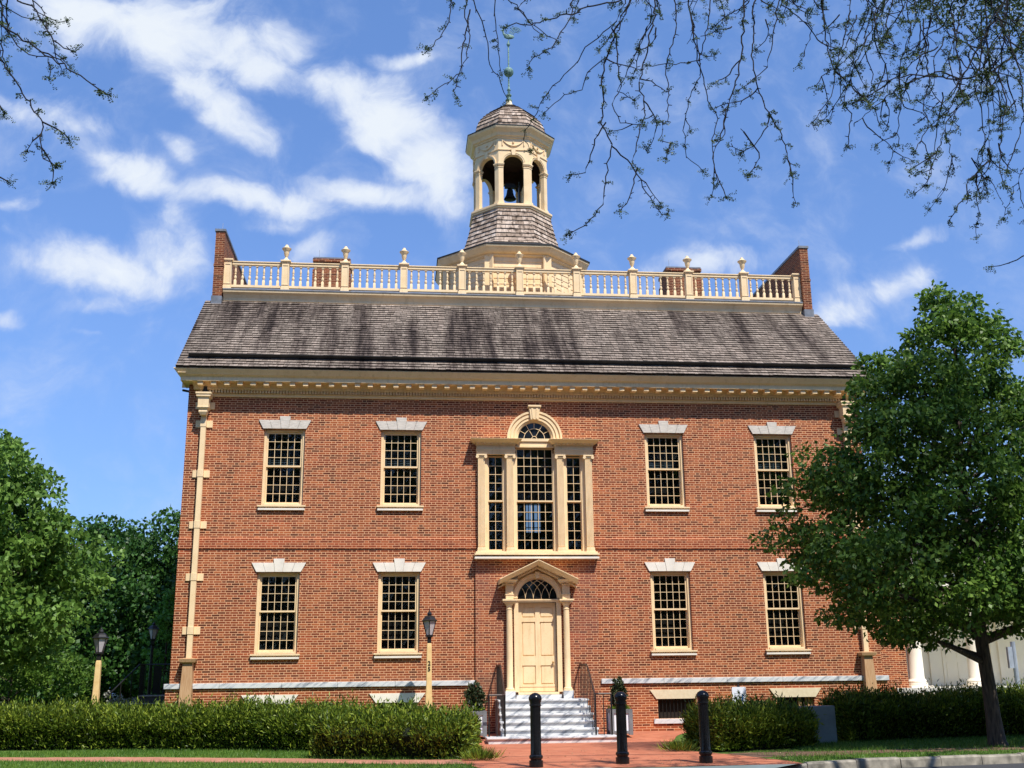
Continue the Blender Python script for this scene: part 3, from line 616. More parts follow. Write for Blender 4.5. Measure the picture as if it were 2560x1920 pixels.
# ---- venetian window
V = MB(); V.box(-1.76, 1.76, -.34, -.002, 4.755, 4.80).box(-1.72, 1.72, -.27, -.002, 4.80, 4.86)
ven = V.build('venetian_window', 'cream', H, bevel=.004)
MB().box(-1.75, 1.75, -.31, -.002, 4.66, 4.72).build('sill', 'stone_white', ven)
def pilaster(cx):
    mb = MB(); mb.box(-.125, .125, -.20, -.001, 0, .045).box(-.118, .118, -.185, -.001, .05, .10).box(-.11, .11, -.175, -.001, .10, .13)
    for k in range(6):   # fluted shaft
        x0 = -.098+k*.0345; mb.box(x0, x0+.023, -.155, -.139, .15, 2.66)
    mb.box(-.1, .1, -.14, -.001, .13, 2.68)
    mb.box(-.115, .115, -.17, -.001, 2.68, 2.72).box(-.15, .15, -.20, -.001, 2.735, 2.775)
    for s in (-1, 1):
        mb.add([(s*.118+.042*math.cos(2*PI*i/12), y, 2.70+.042*math.sin(2*PI*i/12)) for y in (-.205, -.12) for i in range(12)], [tuple(range(12)), tuple(range(23, 11, -1))]+[(i, (i+1) % 12, (i+1) % 12+12, i+12) for i in range(12)])
    return mb
p0 = pilaster(0).build('pilaster', 'cream', ven, loc=(-1.545, 0, 4.86), bevel=.003)
for x in (-.725, .725, 1.545): dup(p0, ven, (x, 0, 4.86))
for s in (-1, 1):
    mb = MB(); a, b = sorted((s*1.68, s*.58))
    mb.box(a, b, -.16, -.001, 7.64, 7.70).box(a-.01, b+.01, -.175, -.001, 7.70, 7.755).box(a-.02, b+.02, -.195, -.001, 7.755, 7.79)
    mb.box(a, b, -.16, -.001, 7.79, 7.90)
    rr_ = lambda p, z: [(a-(p-.16)*.7, -.001, z), (a-(p-.16)*.7, -p, z), (b+(p-.16)*.7, -p, z), (b+(p-.16)*.7, -.001, z)]
    mb.loft([rr_(p, z) for p, z in ((.17, 7.90), (.19, 7.905), (.20, 7.955), (.27, 7.957), (.275, 7.965), (.34, 7.995), (.42, 8.04), (.43, 8.042), (.43, 8.055))])
    for k in range(11): x = a-.02+(b-a+.04)*(k+.5)/11; mb.box(x-.025, x+.025, -.265, -.21, 7.918, 7.954)
    mb.build('entablature', 'cream', ven, bevel=.003)
def archring(c, z, ro, ri, y0, y1, n=28, a0=0, a1=PI):
    mb = MB(); rings = []
    for i in range(n+1):
        a = a0+(a1-a0)*i/n; cc, ss = math.cos(a), math.sin(a)
        rings.append([(c+ro*cc, y1, z+ro*ss), (c+ro*cc, y0, z+ro*ss), (c+ri*cc, y0, z+ri*ss), (c+ri*cc, y1, z+ri*ss)])
    mb.loft(rings); return mb
mb = MB()
for ro, ri, y in ((.80, .74, -.17), (.74, .70, -.13), (.70, .63, -.15), (.63, .60, -.11), (.60, .545, -.13), (.545, .50, -.09)):
    r_ = archring(0, 8.12, ro, ri+.001, y, -.001); mb.add(r_.v, r_.f)
mb.box(-.56, .56, -.11, -.001, 8.035, 8.118).box(-.52, .52, -.07, -.001, 7.90, 8.033).box(-.56, .56, -.10, -.001, 7.86, 7.898)
mb.build('arch', 'cream', ven, smooth=True)
MB().prism([(-.115, 8.66), (.115, 8.66), (.16, 9.03), (-.16, 9.03)], -.22, -.001).box(-.19, .19, -.26, -.001, 9.03, 9.08).prism([(-.07, 8.68), (-.03, 8.68), (-.045, 9.0), (-.10, 9.0)], -.235, -.219).prism([(.03, 8.68), (.07, 8.68), (.10, 9.0), (.045, 9.0)], -.235, -.219).build('keystone', 'cream', ven, bevel=.003)
mb = MB(); n = 24; mb.add([(0, -.02, 8.12)]+[(.50*math.cos(PI*i/n), -.02, 8.12+.50*math.sin(PI*i/n)) for i in range(n+1)], [(0, i+1, i+2) for i in range(n)])
fl_ = mb.build('fanlight', 'pane', ven)
mb = MB(); r_ = archring(0, 8.12, .50, .475, -.05, -.021, 24); mb.add(r_.v, r_.f); r_ = archring(0, 8.12, .31, .296, -.04, -.022, 20); mb.add(r_.v, r_.f); r_ = archring(0, 8.12, .085, .07, -.04, -.022, 10); mb.add(r_.v, r_.f)
for k in range(1, 6):
    a = PI*k/6; r0 = .08 if k in (2, 4) else .30
    mb.tube([(r0*math.cos(a), -.03, 8.12+r0*math.sin(a)), (.48*math.cos(a), -.03, 8.12+.48*math.sin(a))], .008, 4)
mb.build('glazing_bars', 'cream', fl_)
# lights of the venetian window
for cx, w, nx, zt_, nu, nl in ((0, .53, 5, 7.86, 6, 5), (-1.13, .215, 2, 7.62, 5, 5), (1.13, .215, 2, 7.62, 5, 5)):
    zm = 6.30
    s1, ix, iz = sash(w, zm, zt_, nx, nu, .03, stile=.025, rail=.04); q = s1.build('sash', 'cream', ven, loc=(cx, 0, 0)); panes(ix, iz, nx, nu, .06).build('pane', 'pane_room', q)
    s2, ix, iz = sash(w, 4.90, zm+.03, nx, nl, .085, stile=.025, rail=.05); q = s2.build('sash', 'cream', ven, loc=(cx, 0, 0)); panes(ix, iz, nx, nl, .12).build('pane', 'pane_room' if cx else 'pane_clear', q)
mb = MB()
for a, b in ((-1.38, -1.345), (-.915, -.53), (.53, .915), (1.345, 1.38)): mb.box(a, b, .0, .25, 4.862, 7.70)
mb.box(-1.455, -1.38, -.02, -.001, 4.862, 7.64).box(1.38, 1.455, -.02, -.001, 4.862, 7.64).box(-1.36, 1.36, .001, .25, 4.862, 4.90); mb.build('mullion', 'cream', ven)

# ---- door case
DZ = 1.07
dc = MB()
for s in (-1, 1):
    a, b = sorted((s*.535, s*.66)); dc.box(a, b, -.14, .16, DZ, 3.47)
dc.box(-.70, .70, -.12, -.071, 3.47, 4.09)
dc.box(-.60, .60, -.155, -.07, 3.47, 3.515).box(-.66, .66, -.18, -.07, 3.515, 3.545)
ds = dc.build('door_case', 'cream', H, bevel=.003)
# door leaf with six sunk panels
mb = MB(); dw = .53; xs = [-dw, -.43, -.055, .075, .46, dw]; zs = [DZ+.01, 1.27, 1.77, 2.02, 2.94, 3.06, 3.35, 3.46]
mb.box(-dw, dw, .115, .15, zs[0], zs[-1])
for a, b in ((xs[0], xs[1]), (xs[2], xs[3]), (xs[4], xs[5])): mb.box(a, b, .08, .1155, zs[0], zs[-1])
for c, d in ((zs[0], zs[1]), (zs[2], zs[3]), (zs[4], zs[5]), (zs[6], zs[7])):
    for a, b in ((xs[1], xs[2]), (xs[3], xs[4])): mb.box(a, b, .081, .1155, c, d)
for c, d in ((zs[1], zs[2]), (zs[3], zs[4]), (zs[5], zs[6])):
    for a, b in ((xs[1], xs[2]), (xs[3], xs[4])): mb.box(a+.03, b-.03, .095, .1155, c+.03, d-.03)
dr = mb.build('door', 'cream', ds, bevel=.003, loc=(0, -.07, 0))
mb = MB().lathe([(.012, 0), (.03, .02), (.03, .04), (.015, .06)], (.42, -.04, 1.82), 10).box(.41, .435, -.01, .01, 1.77, 1.88); mb.build('door_knob', 'brass', ds)
MB().box(-.62, .62, -.20, .14, .901, 1.0).build('door_step', 'marble', ds)
MB().box(-.56, .56, -.16, .12, 1.005, DZ).build('threshold', 'cream', ds)
# columns
mb = MB(); mb.box(-.12, .12, -.12, .12, 0, .04).lathe([(.118, .04), (.12, .06), (.10, .085), (.088, .10), (.088, .9), (.080, 2.16), (.09, 2.17), (.09, 2.19), (.078, 2.2), (.078, 2.26), (.10, 2.30), (.105, 2.32)], n=20).box(-.12, .12, -.12, .12, 2.32, 2.36)
cl = mb.build('column', 'cream', ds, smooth=True, loc=(-.795, -.20, 1.10)); dup(cl, ds, (.795, -.20, 1.10))
for s in (-1, 1): MB().box(s*.795-.135, s*.795+.135, -.34, -.07, .90, 1.10).build('column_plinth', 'marble', ds)
for s in (-1, 1):
    mb = MB(); c = s*.79
    mb.box(c-.17, c+.17, -.36, -.071, 3.46, 3.50).box(c-.20, c+.20, -.385, -.071, 3.50, 3.545)
    mb.box(c-.105, c+.105, -.30, -.071, 3.545, 3.66).box(c-.12, c+.12, -.315, -.071, 3.66, 3.69)
    mb.box(c-.10, c+.10, -.29, -.071, 3.69, 3.93)
    for k in (-1, 0, 1): mb.box(c+k*.05-.013, c+k*.05+.013, -.302, -.289, 3.72, 3.90)
    mb.box(c-.13, c+.13, -.32, -.071, 3.93, 3.96)
    for k in range(7): mb.box(c-.16+k*.05, c-.135+k*.05, -.37, -.071, 3.965, 3.995)
    mb.loft([[(c-w, -.071, z), (c-w, -p, z), (c+w, -p, z), (c+w, -.071, z)] for w, p, z in ((.16, .35, 3.996), (.19, .39, 4.0), (.19, .39, 4.02), (.225, .43, 4.06), (.23, .44, 4.062), (.23, .44, 4.08))])
    mb.build('entablature_block', 'cream', ds, bevel=.003)
# pediment: raking cornice, dentils and dark tympanum
mb = MB(); ax, az0, az1 = 1.09, 4.08, 4.60
def rake(o0, o1, y0, y1):
    for s in (-1, 1):
        k = (az1-az0)/ax; p = [(s*(ax-o0*.0), az0-o0*1.12), (0, az1-o0*1.12), (0, az1-o1*1.12), (s*ax, az0-o1*1.12)]
        if s > 0: p = p[::-1]
        if o1*1.12 > .0: p = [(x, z) for x, z in p]
        mb.prism(p, y0, y1)
rake(.0, .02, -.64, -.071)
k = (az1-az0)/ax
for s in (-1, 1):
    P0 = lambda x, o, y: (s*x, y, az1-k*x-o*1.12)
    mb.loft([[P0(x, .021, -.635), P0(x, .06, -.58), P0(x, .11, -.48), P0(x, .125, -.47), P0(x, .125, -.071), P0(x, .021, -.071)] for x in (0, ax)])
rake(.17, .20, -.33, -.071)
for s in (-1, 1):
    for k in range(24):
        x = s*(.03+k*.043); z = az1-(az1-az0)/ax*abs(x)-.165
        if abs(x) < .98: mb.prism([(x-.012, z-.03), (x+.012, z-.03), (x+.012, z+.045), (x-.012, z+.045)], -.37, -.071)
mb.build('pediment', 'cream', ds)
MB().prism([(-.98, 4.04), (.98, 4.04), (0, 4.44)], -.10, -.0705).build('tympanum', 'cream', ds)
mb = MB()
for ro, ri, y in ((.68, .65, -.20), (.65, .57, -.17), (.57, .55, -.15)):
    r_ = archring(0, 3.58, ro, ri+.001, y, -.071); mb.add(r_.v, r_.f)
mb.build('door_arch', 'cream', ds, smooth=True)
MB().prism([(-.05, 4.12), (.05, 4.12), (.065, 4.30), (-.065, 4.30)], -.24, -.071).build('keystone', 'cream', ds)
mb = MB(); n = 24; yg = -.125; mb.add([(0, yg, 3.56)]+[(.55*math.cos(PI*i/n), yg, 3.56+.53*math.sin(PI*i/n)) for i in range(n+1)], [(0, i+1, i+2) for i in range(n)])
fl_ = mb.build('fanlight', 'pane', ds)
mb = MB(); rr = .50; zc = 3.565
for x0 in (-.335, -.112, .112, .335):
    for s in (-1, 1):
        pts = []
        for k in range(12):
            t = k/11*1.25; x = x0+s*(.62*(1-math.cos(t))); z = zc+.56*math.sin(t)
            if (x/.55)**2+((z-3.56)/.53)**2 > 1: break
            pts.append((x, yg-.012, z))
        if len(pts) > 1: mb.tube(pts, .0065, 4)
mb.build('glazing_bars', 'cream', fl_)

# ---- steps
mb = MB(); lz = .90; st = MB()
ys = [-1.10-.28*k for k in range(5)]; zsx = [.90-.168*k for k in range(5)]
for k in range(5):
    st.box(-1.18-.012*k, 1.18+.012*k, ys[k], -.02 if k == 0 else ys[k]+.3, 0 if k == 0 else -.1, zsx[k]-.045-.001*k)
st.box(-1.60, 1.60, -2.86, ys[4]+.2, -.2, .015)
steps = st.build('steps', 'marble', H)
mb = MB()
for k in range(5): mb.box(-1.20-.012*k, 1.20+.012*k, ys[k]-.05, ys[k]+.27 if k else -.071, zsx[k]-.0449-.001*k, zsx[k])
mb.box(-1.64, 1.64, -2.90, ys[4]-.002, .0155, .06); mb.build('step_tread', 'marble', steps, bevel=.008)
mb = MB()
for s in (-1, 1):
    for k in range(5): a, b = sorted((s*(1.182+.012*k), s*(1.19+.012*k))); mb.box(a, b, ys[k]+.004, (-.02 if k == 0 else ys[k]+.279), .0, zsx[k]-.05)
mb.build('step_side', 'side_stone', steps)
# iron handrails
for s in (-1, 1):
    X = s*1.15
    def rz(y): return 1.78 if y > -1.2 else max(1.06, 1.78-.72*((-1.2-y)/1.1)**1.15) if y > -2.3 else 1.06
    pts = [(X, -.10-i*.1, rz(-.10-i*.1)) for i in range(23)]+[(X, -2.38, 1.055), (X+s*.08, -2.42, 1.05), (X+s*.40, -2.42, 1.05)]
    mb = MB().tube(pts, .026, 6)
    hr = mb.build('handrail', 'iron_dark_red', H)
    mb = MB(); y = -.15
    while y > -2.32:
        zb = .90 if y > -1.1 else .90-.168*(1+math.floor((-1.10-y)/.28)); mb.tube([(X, y, max(zb, .06)), (X, y, rz(y))], .0115, 5); y -= .225
    mb.tube([(X, -2.38, .06), (X, -2.38, 1.05)], .024, 6).tube([(X+s*.40, -2.42, .0), (X+s*.40, -2.42, 1.05)], .024, 6).tube([(X+s*.20, -2.42, .06), (X+s*.20, -2.42, 1.05)], .0135, 5)
    mb.build('railing_bars', 'iron', hr)

# ---- downspouts
for s in (-1, 1):
    c = s*9.365
    mb = MB().box(c-.07, c+.07, -.16, -.04, 2.04, 8.70)
    dsp = mb.build('downspout', 'cream', H, bevel=.004)
    MB().sq([(.215, .55), (.215, .50), (.195, .49), (.195, .43), (.15, .40), (.145, .15), (.165, .13), (.15, .10), (.11, .06), (.12, .0), (.08, -.08)], (c, -.23, 8.74)).build('leader_head', 'cream', dsp)
    MB().box(c-.05, c+.05, -.2, -.1, 9.29, 9.5).build('outlet', 'gutter_black', dsp)
    b0 = MB().box(-.235, .235, -.035, -.001, -.1, .1).box(-.08, .08, -.172, -.0345, -.1, .1).build('bracket', 'cream', dsp, loc=(c, 0, 8.45), bevel=.003)
    for z in (7.03, 5.61, 4.19, 2.77): dup(b0, dsp, (c, 0, z))
    dup(b0, dsp, (c, 0.0, 8.98)).scale = (1.12, .9, 1)
    MB().loft([[(c-w, -.14-dd, z), (c+w, -.14-dd, z), (c+w, -.002, z), (c-w, -.002, z)] for w, dd, z in ((.20, .22, 0), (.125, .10, 1.93), (.20, .17, 1.95), (.22, .19, 2.03), (.12, .06, 2.06))]).build('boot', 'bronze_box', dsp)
MB().tube([(-9.84, .1, 9.42), (-10.05, .1, 9.46)], .035, 6).build('iron_pintle', 'iron', H)

# ---- cupola
CY = 5.95
def octr(a, z, y=CY):
    r = a/math.cos(PI/8); return [(r*math.cos(PI/8+k*PI/4), y+r*math.sin(PI/8+k*PI/4), z) for k in range(8)]
prof = []; z = 13.6; 
while z < 15.2: prof += [(2.345, z), (2.33, z+.195), (2.345, z+.2)]; z += .2
cup = MB().loft([octr(a, z) for a, z in prof+[(2.33, 15.25)]]).build('cupola', 'cream', H)
for k in range(8):     # corner boards
    mb = MB()
    an = PI/8+k*PI/4; r = 2.35/math.cos(PI/8)
    for s in (-1, 1):
        f = an+s*PI/8; nx_, ny_ = math.cos(f), math.sin(f); tx, ty = -ny_*s, nx_*s
        cx, cy = r*math.cos(an), CY+r*math.sin(an)
        p = [(cx+nx_*.02, cy+ny_*.02), (cx-tx*.16+nx_*.02, cy-ty*.16+ny_*.02), (cx-tx*.16-nx_*.03, cy-ty*.16-ny_*.03), (cx-nx_*.03, cy-ny_*.03)]
        mb.loft([[(x, y, zz) for x, y in p] for zz in (13.6, 15.2)])
    mb.build('corner_board', 'cream', cup)
MB().loft([octr(a, z) for a, z in ((2.35, 15.16), (2.42, 15.20), (2.42, 15.25), (2.50, 15.26), (2.55, 15.30), (2.62, 15.40), (2.66, 15.44), (2.66, 15.50), (2.4, 15.52))]).build('drum_cornice', 'cream', cup)
MB().loft([octr(a, z) for a, z in ((2.69, 15.50), (2.69, 15.545), (2.2, 15.74), (1.93, 15.88), (1.90, 15.80))]).build('drum_flashing', 'gutter_black', cup)
def shcourses(profile, course, name, parent, mat, lift=.045):
    """curved octagonal roof of shingle courses; profile (a, z) bottom to top"""
    P_ = [Vector((a, z)) for a, z in profile]; L = [0]
    for a, b in zip(P_, P_[1:]): L.append(L[-1]+(b-a).length)
    def at(s):
        s = max(0, min(L[-1], s))
        for i in range(len(L)-1):
            if s <= L[i+1]: t = (s-L[i])/(L[i+1]-L[i]); return P_[i].lerp(P_[i+1], t), (P_[i+1]-P_[i]).normalized()
        return P_[-1], (P_[-1]-P_[-2]).normalized()
    n = max(1, round(L[-1]/course)); mb = MB(); cs = L[-1]/n
    for r in range(n):
        p0, d0 = at(r*cs); p1, d1 = at((r+1.25)*cs); n0 = Vector((-d0.y, d0.x)); n0 = n0 if n0.x > 0 or (n0.x == 0) else -n0
        n0 = Vector((d0.y, -d0.x)); 
        if n0.x < 0: n0 = -n0
        q0 = p0+n0*lift; qb = p0-n0*.02; q1 = p1+n0*.004
        for k in range(8):
            a0, a1 = PI/8+k*PI/4, PI/8+(k+1)*PI/4
            def pt(q, t):
                r_ = q.x/math.cos(PI/8); x = r_*(math.cos(a0)*(1-t)+math.cos(a1)*t); y = r_*(math.sin(a0)*(1-t)+math.sin(a1)*t); return (x, CY+y, q.y)
            wd = q0.x*.828; m_ = max(1, round(wd/.17)); ts = [0]+sorted((i+random.uniform(-.25, .25))/m_ for i in range(1, m_))+[1]
            for t0, t1 in zip(ts, ts[1:]):
                e = .003/max(wd, .05) if t1-t0 > .02 else 0; jj = Vector((0, random.uniform(-.006, .006)))
                mb.add([pt(qb+jj, t0+e), pt(qb+jj, t1-e), pt(q0+jj, t1-e), pt(q0+jj, t0+e), pt(q1, t1-e), pt(q1, t0+e)], [(0, 1, 2, 3), (3, 2, 4, 5)])
    o = mb.build(name, mat, parent)
    MB().loft([octr(max(.01, a-.012), z-.01) for a, z in profile]).build('sheathing', 'shadow_inside', o)
    return o
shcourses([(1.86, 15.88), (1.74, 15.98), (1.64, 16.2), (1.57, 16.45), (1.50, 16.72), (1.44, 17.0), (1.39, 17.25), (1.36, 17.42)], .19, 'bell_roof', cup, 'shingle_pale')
MB().loft([octr(a, z) for a, z in ((1.36, 17.38), (1.42, 17.39), (1.42, 17.43), (1.46, 17.46), (1.46, 17.52), (1.40, 17.55), (1.40, 17.57))]).build('belfry_floor', 'cream', cup)
MB().loft([octr(a, z) for a, z in ((1.1, 17.571), (1.1, 17.575))]).build('floor_boards', 'shadow_inside', cup)
# one side of the belfry, facing -y, then copied round
AP = 1.30; hw = AP*math.tan(PI/8); ow = .365; zs_, zt2 = 19.12, 20.30
def side_mesh(front=True):
    mb = MB(); n = 16; ip = hw*(AP-.16)/AP
    # arch spandrel front and back
    for y, w_ in (((-AP, hw),) if front else ((-AP+.16, ip),)):
        pts = [(ow*math.cos(PI*i/n), zs_+ow*math.sin(PI*i/n)) for i in range(n+1)]
        top = [(w_-(2*w_)*i/n, zt2) for i in range(n+1)]
        vs = [(x, y, z) for x, z in pts]+[(x, y, z) for x, z in top]
        fs = [(i, i+1, n+2+i, n+1+i) for i in range(n)]; mb.add(vs, fs)
        mb.add([(w_, y, zs_), (ow, y, zs_), (w_, y, zt2)], [(0, 1, 2)]); mb.add([(-w_, y, zs_), (-ow, y, zs_), (-w_, y, zt2)], [(0, 1, 2)])
    if not front: return mb
    vs = [(ow*math.cos(PI*i/n), y, zs_+ow*math.sin(PI*i/n)) for y in (-AP, -AP+.16) for i in range(n+1)]
    mb.add(vs, [(i, i+1, n+2+i, n+1+i) for i in range(n)])
    return mb
side = side_mesh().build('arch_panel', 'cream', cup, loc=(0, CY, 0)); side_mesh(False).build('lining', 'inside_brown', side)
mb = MB()
for s in (-1, 1):
    ip = hw*(AP-.16)/AP; mb.loft([[(s*hw, -AP, z), (s*ow, -AP, z), (s*ow, -AP+.16, z), (s*ip, -AP+.16, z)] for z in (17.57, zs_)])
pier = mb.build('pier', 'cream', side)
mb = MB()
for s in (-1, 1):
    for z0, z1, p in ((17.57, 17.66, .035), (17.66, 17.69, .02), (18.98, 19.01, .015), (19.06, 19.10, .03), (19.10, 19.14, .05)):
        f = (AP+p)/AP; mb.loft([[(s*hw*f, -AP-p, z), (s*(ow-p*.6), -AP-p, z), (s*(ow-p*.6), -AP+.16+p, z), (s*hw*(AP-.16-p)/AP, -AP+.16+p, z)] for z in (z0, z1)])
r_ = archring(0, 19.14, ow+.075, ow+.045, -AP-.035, -AP, 16); mb.add(r_.v, r_.f); r_ = archring(0, 19.14, ow+.045, ow, -AP-.022, -AP, 16); mb.add(r_.v, r_.f)
f = (AP+.03)/AP; mb.box(-hw*f+.012, -.09, -AP-.03, -AP, 19.66, 19.695); mb.box(.09, hw*f-.012, -AP-.03, -AP, 19.66, 19.695)
mb.prism([(-.055, 19.46), (.055, 19.46), (.085, 19.70), (-.085, 19.70)], -AP-.055, -AP)
mb.build('moulding', 'cream', side)
mb = MB(); pts = []
for i in range(13):
    t = -1+2*i/12; pts.append((t*.36, -AP-.02, 20.02-.20*(1-t*t)))
mb.tube(pts, [.012+.022*(1-abs(-1+2*i/12)) for i in range(13)], 6)
for s in (-1, 1): mb.tube([(s*.39, -AP-.02, 20.05), (s*.39, -AP-.02, 19.84)], [.016, .022], 6)
mb.lathe([(.01, -.03), (.04, -.015), (.04, .015), (.01, .03)], (0, -AP-.02, 19.96), 8)
mb.build('garland', 'cream', side)
for k in range(1, 8): dup(side, cup, rz=k*PI/4)
MB().loft([octr(a, z) for a, z in ((1.305, 20.12), (1.34, 20.13), (1.34, 20.17), (1.40, 20.20), (1.44, 20.30), (1.50, 20.36), (1.56, 20.42), (1.58, 20.46), (1.58, 20.50), (1.2, 20.51))]).build('belfry_cornice', 'cream', cup)
MB().loft([octr(a, z) for a, z in ((1.60, 20.50), (1.60, 20.53), (1.28, 20.60), (1.26, 20.54))]).build('cornice_flashing', 'gutter_black', cup)
MB().loft([octr(a, z) for a, z in ((1.13, 19.98), (1.13, 20.0))]).build('ceiling', 'inside_brown', cup)
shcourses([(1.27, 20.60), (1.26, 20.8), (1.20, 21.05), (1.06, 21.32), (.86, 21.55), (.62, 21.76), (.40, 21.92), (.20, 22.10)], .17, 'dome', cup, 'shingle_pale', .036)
MB().lathe([(.26, 22.0), (.20, 22.10), (.13, 22.20), (.10, 22.32), (.085, 22.36)], (0, CY, 0), 12).build('dome_cap', 'stone_buff', cup, smooth=True)
fin = MB().lathe([(.12, 22.34), (.12, 22.38), (.07, 22.42), (.06, 22.52), (.10, 22.56), (.10, 22.60), (.05, 22.64), (.045, 22.76), (.075, 22.80), (.06, 22.84), (.035, 22.88), (.028, 23.35), (.04, 23.37)]+[(max(.03, .19*math.cos(t)), 23.56+.19*math.sin(t)) for t in [-1.4, -1.1, -.8, -.4, 0, .4, .8, 1.1, 1.4]]+[(.03, 23.77), (.028, 24.60), (.02, 24.63)], (0, CY, 0), 14).build('finial', 'verdigris', cup, smooth=True)
# weathercock
mb = MB(); cy = CY
mb.lathe([(.01, 24.62), (.06, 24.70), (.07, 24.76), (.03, 24.84), (.015, 24.9)], (0, cy, 0), 10)
def blob(c, r, n=12, m=8): return [[(c[0]+r[0]*math.sin(PI*j/m)*math.cos(2*PI*i/n) if False else c[0]+r[0]*math.cos(PI*j/m), c[1]+r[1]*math.sin(PI*j/m)*math.cos(2*PI*i/n), c[2]+r[2]*math.sin(PI*j/m)*math.sin(2*PI*i/n)) for i in range(n)] for j in range(m+1)]
mb.loft(blob((.03, cy, 25.08), (.20, .05, .11))); mb.loft(blob((-.20, cy, 25.34), (.055, .04, .05)))
mb.tube([(-.08, cy, 25.10), (-.17, cy, 25.18), (-.20, cy, 25.30)], [.06, .045, .035], 8); mb.tube([(-.24, cy, 25.34), (-.31, cy, 25.33)], [.02, .004], 5)
mb.tube([(-.23, cy, 25.39), (-.19, cy, 25.43), (-.15, cy, 25.38)], [.012, .018, .012], 5)
mb.tube([(.02, cy, 25.0), (.02, cy, 24.88)], .015, 5)
for k in range(4):
    r = .12+.055*k; mb.tube([(.20+.10+r*.9*math.cos(t), cy, 25.10+.06+r*1.15*math.sin(t)) for t in [PI*.93-i*.33 for i in range(8)]], [.016]*7+[.006], 5)
mb.build('weathercock', 'verdigris', cup, smooth=True)

# ---- the bell
bt = thing('bell', 'black bronze bell hanging inside the open arched belfry', 'bell', (0, CY, 18.33))
MB().lathe([(.20, 0), (.225, .015), (.205, .06), (.15, .15), (.12, .28), (.11, .38), (.07, .43), (.03, .45)], n=20).build('bell_body', 'bell_metal', bt, smooth=True)
MB().box(-.19, .19, -.06, .06, .45, .62).box(-.04, .04, -.04, .04, .4, .66).build('headstock', 'bell_metal', bt)
mb = MB()
for s in (-1, 1): mb.loft([[(s*.34-.03, -w, z), (s*.34+.03, -w, z), (s*.34+.03, w, z), (s*.34-.03, w, z)] for w, z in ((.28, -.75), (.06, .62))])
mb.tube([(-.36, 0, .54), (.36, 0, .54)], .025, 6); mb.build('bell_frame', 'bell_metal', bt)
mb = MB(); mb.tube([(.30, 0, .54+.0)]+[(.33, .3*math.cos(t), .40+.3*math.sin(t)) for t in [i*PI/8 for i in range(17)]], .015, 5); mb.build('bell_wheel', 'bell_metal', bt)

# ------------------------------------------------------------------ street furniture
def lantern(parent, z, sc=1.0, mats=('iron', 'lamp_pane')):
    s = sc
    MB().sq([(.05*s, z-.16*s), (.05*s, z-.02*s), (.09*s, z), (.09*s, z+.05*s)]).build('lantern_base', mats[0], parent)
    n = 6; b0, b1, h = .09*s, .195*s, .35*s
    ring = lambda r, zz: [(r*math.cos(2*PI*i/n+PI/6), r*math.sin(2*PI*i/n+PI/6), zz) for i in range(n)]
    MB().loft([ring(b0*.96, z+.05*s), ring(b1*.96, z+.05*s+h)]).build('lamp_pane', mats[1], parent)
    mb = MB(); r0, r1 = ring(b0, z+.05*s), ring(b1, z+.05*s+h)
    for i in range(n): mb.tube([r0[i], r1[i]], .010*s, 4)
    zz = z+.05*s+h
    mb.loft([ring(r*s, zz+q*s) for r, q in ((.225, 0), (.24, .015), (.20, .04), (.155, .10), (.10, .145), (.05, .155))]); mb.loft([ring(r*s, zz+q*s) for r, q in ((.05, .155), (.075, .18), (.06, .22), (.025, .25), (.012, .28), (.004, .34))])
    mb.build('lantern_cage', mats[0], parent)
def lamp(loc, label, ztop, number=False, postmat='cream_lamp', sc=1.0, w0=.09, w1=.055):
    t = thing('lamp_post', label, 'street lamp', loc, group='lanterns on posts around the building')
    MB().sq([(w0, 0), (w0*.97, .9), (w0*.80, 1.3), (w1*1.15, ztop-.25), (w1, ztop-.16)]).build('post', postmat, t, bevel=.012)
    lantern(t, ztop, sc); return t
l25 = lamp((-3.02, -1.3, 0), 'cream lamp post numbered 25 with black lantern in front of the brick wall', 2.52, True)
for ch, z in (('2', 1.80), ('5', 1.655)):
    cu_ = bpy.data.curves.new('num', 'FONT'); cu_.body = ch; cu_.size = .15; cu_.extrude = .002; cu_.align_x = 'CENTER'; cu_.offset = .004
    o = bpy.data.objects.new('num', cu_); COL.objects.link(o); bpy.context.view_layer.update()
    me = bpy.data.meshes.new_from_object(o); COL.objects.unlink(o); bpy.data.objects.remove(o)
    q = bpy.data.objects.new('numeral', me); me.materials.clear(); me.materials.append(MATS['iron']); COL.objects.link(q); q.parent = l25
    q.location = (0, -.079, z); q.rotation_euler = (R(90-2.2), 0, 0)
lamp((-11.35, -1.4, 0), 'cream lamp post with black lantern left of the building by the dark trees', 2.16, sc=.95)
lamp((-11.62, 5.95, 0.55), 'black lamp post rising beside the dark side stairs', 2.15, postmat='iron', sc=.85, w0=.05, w1=.035)
bo = None
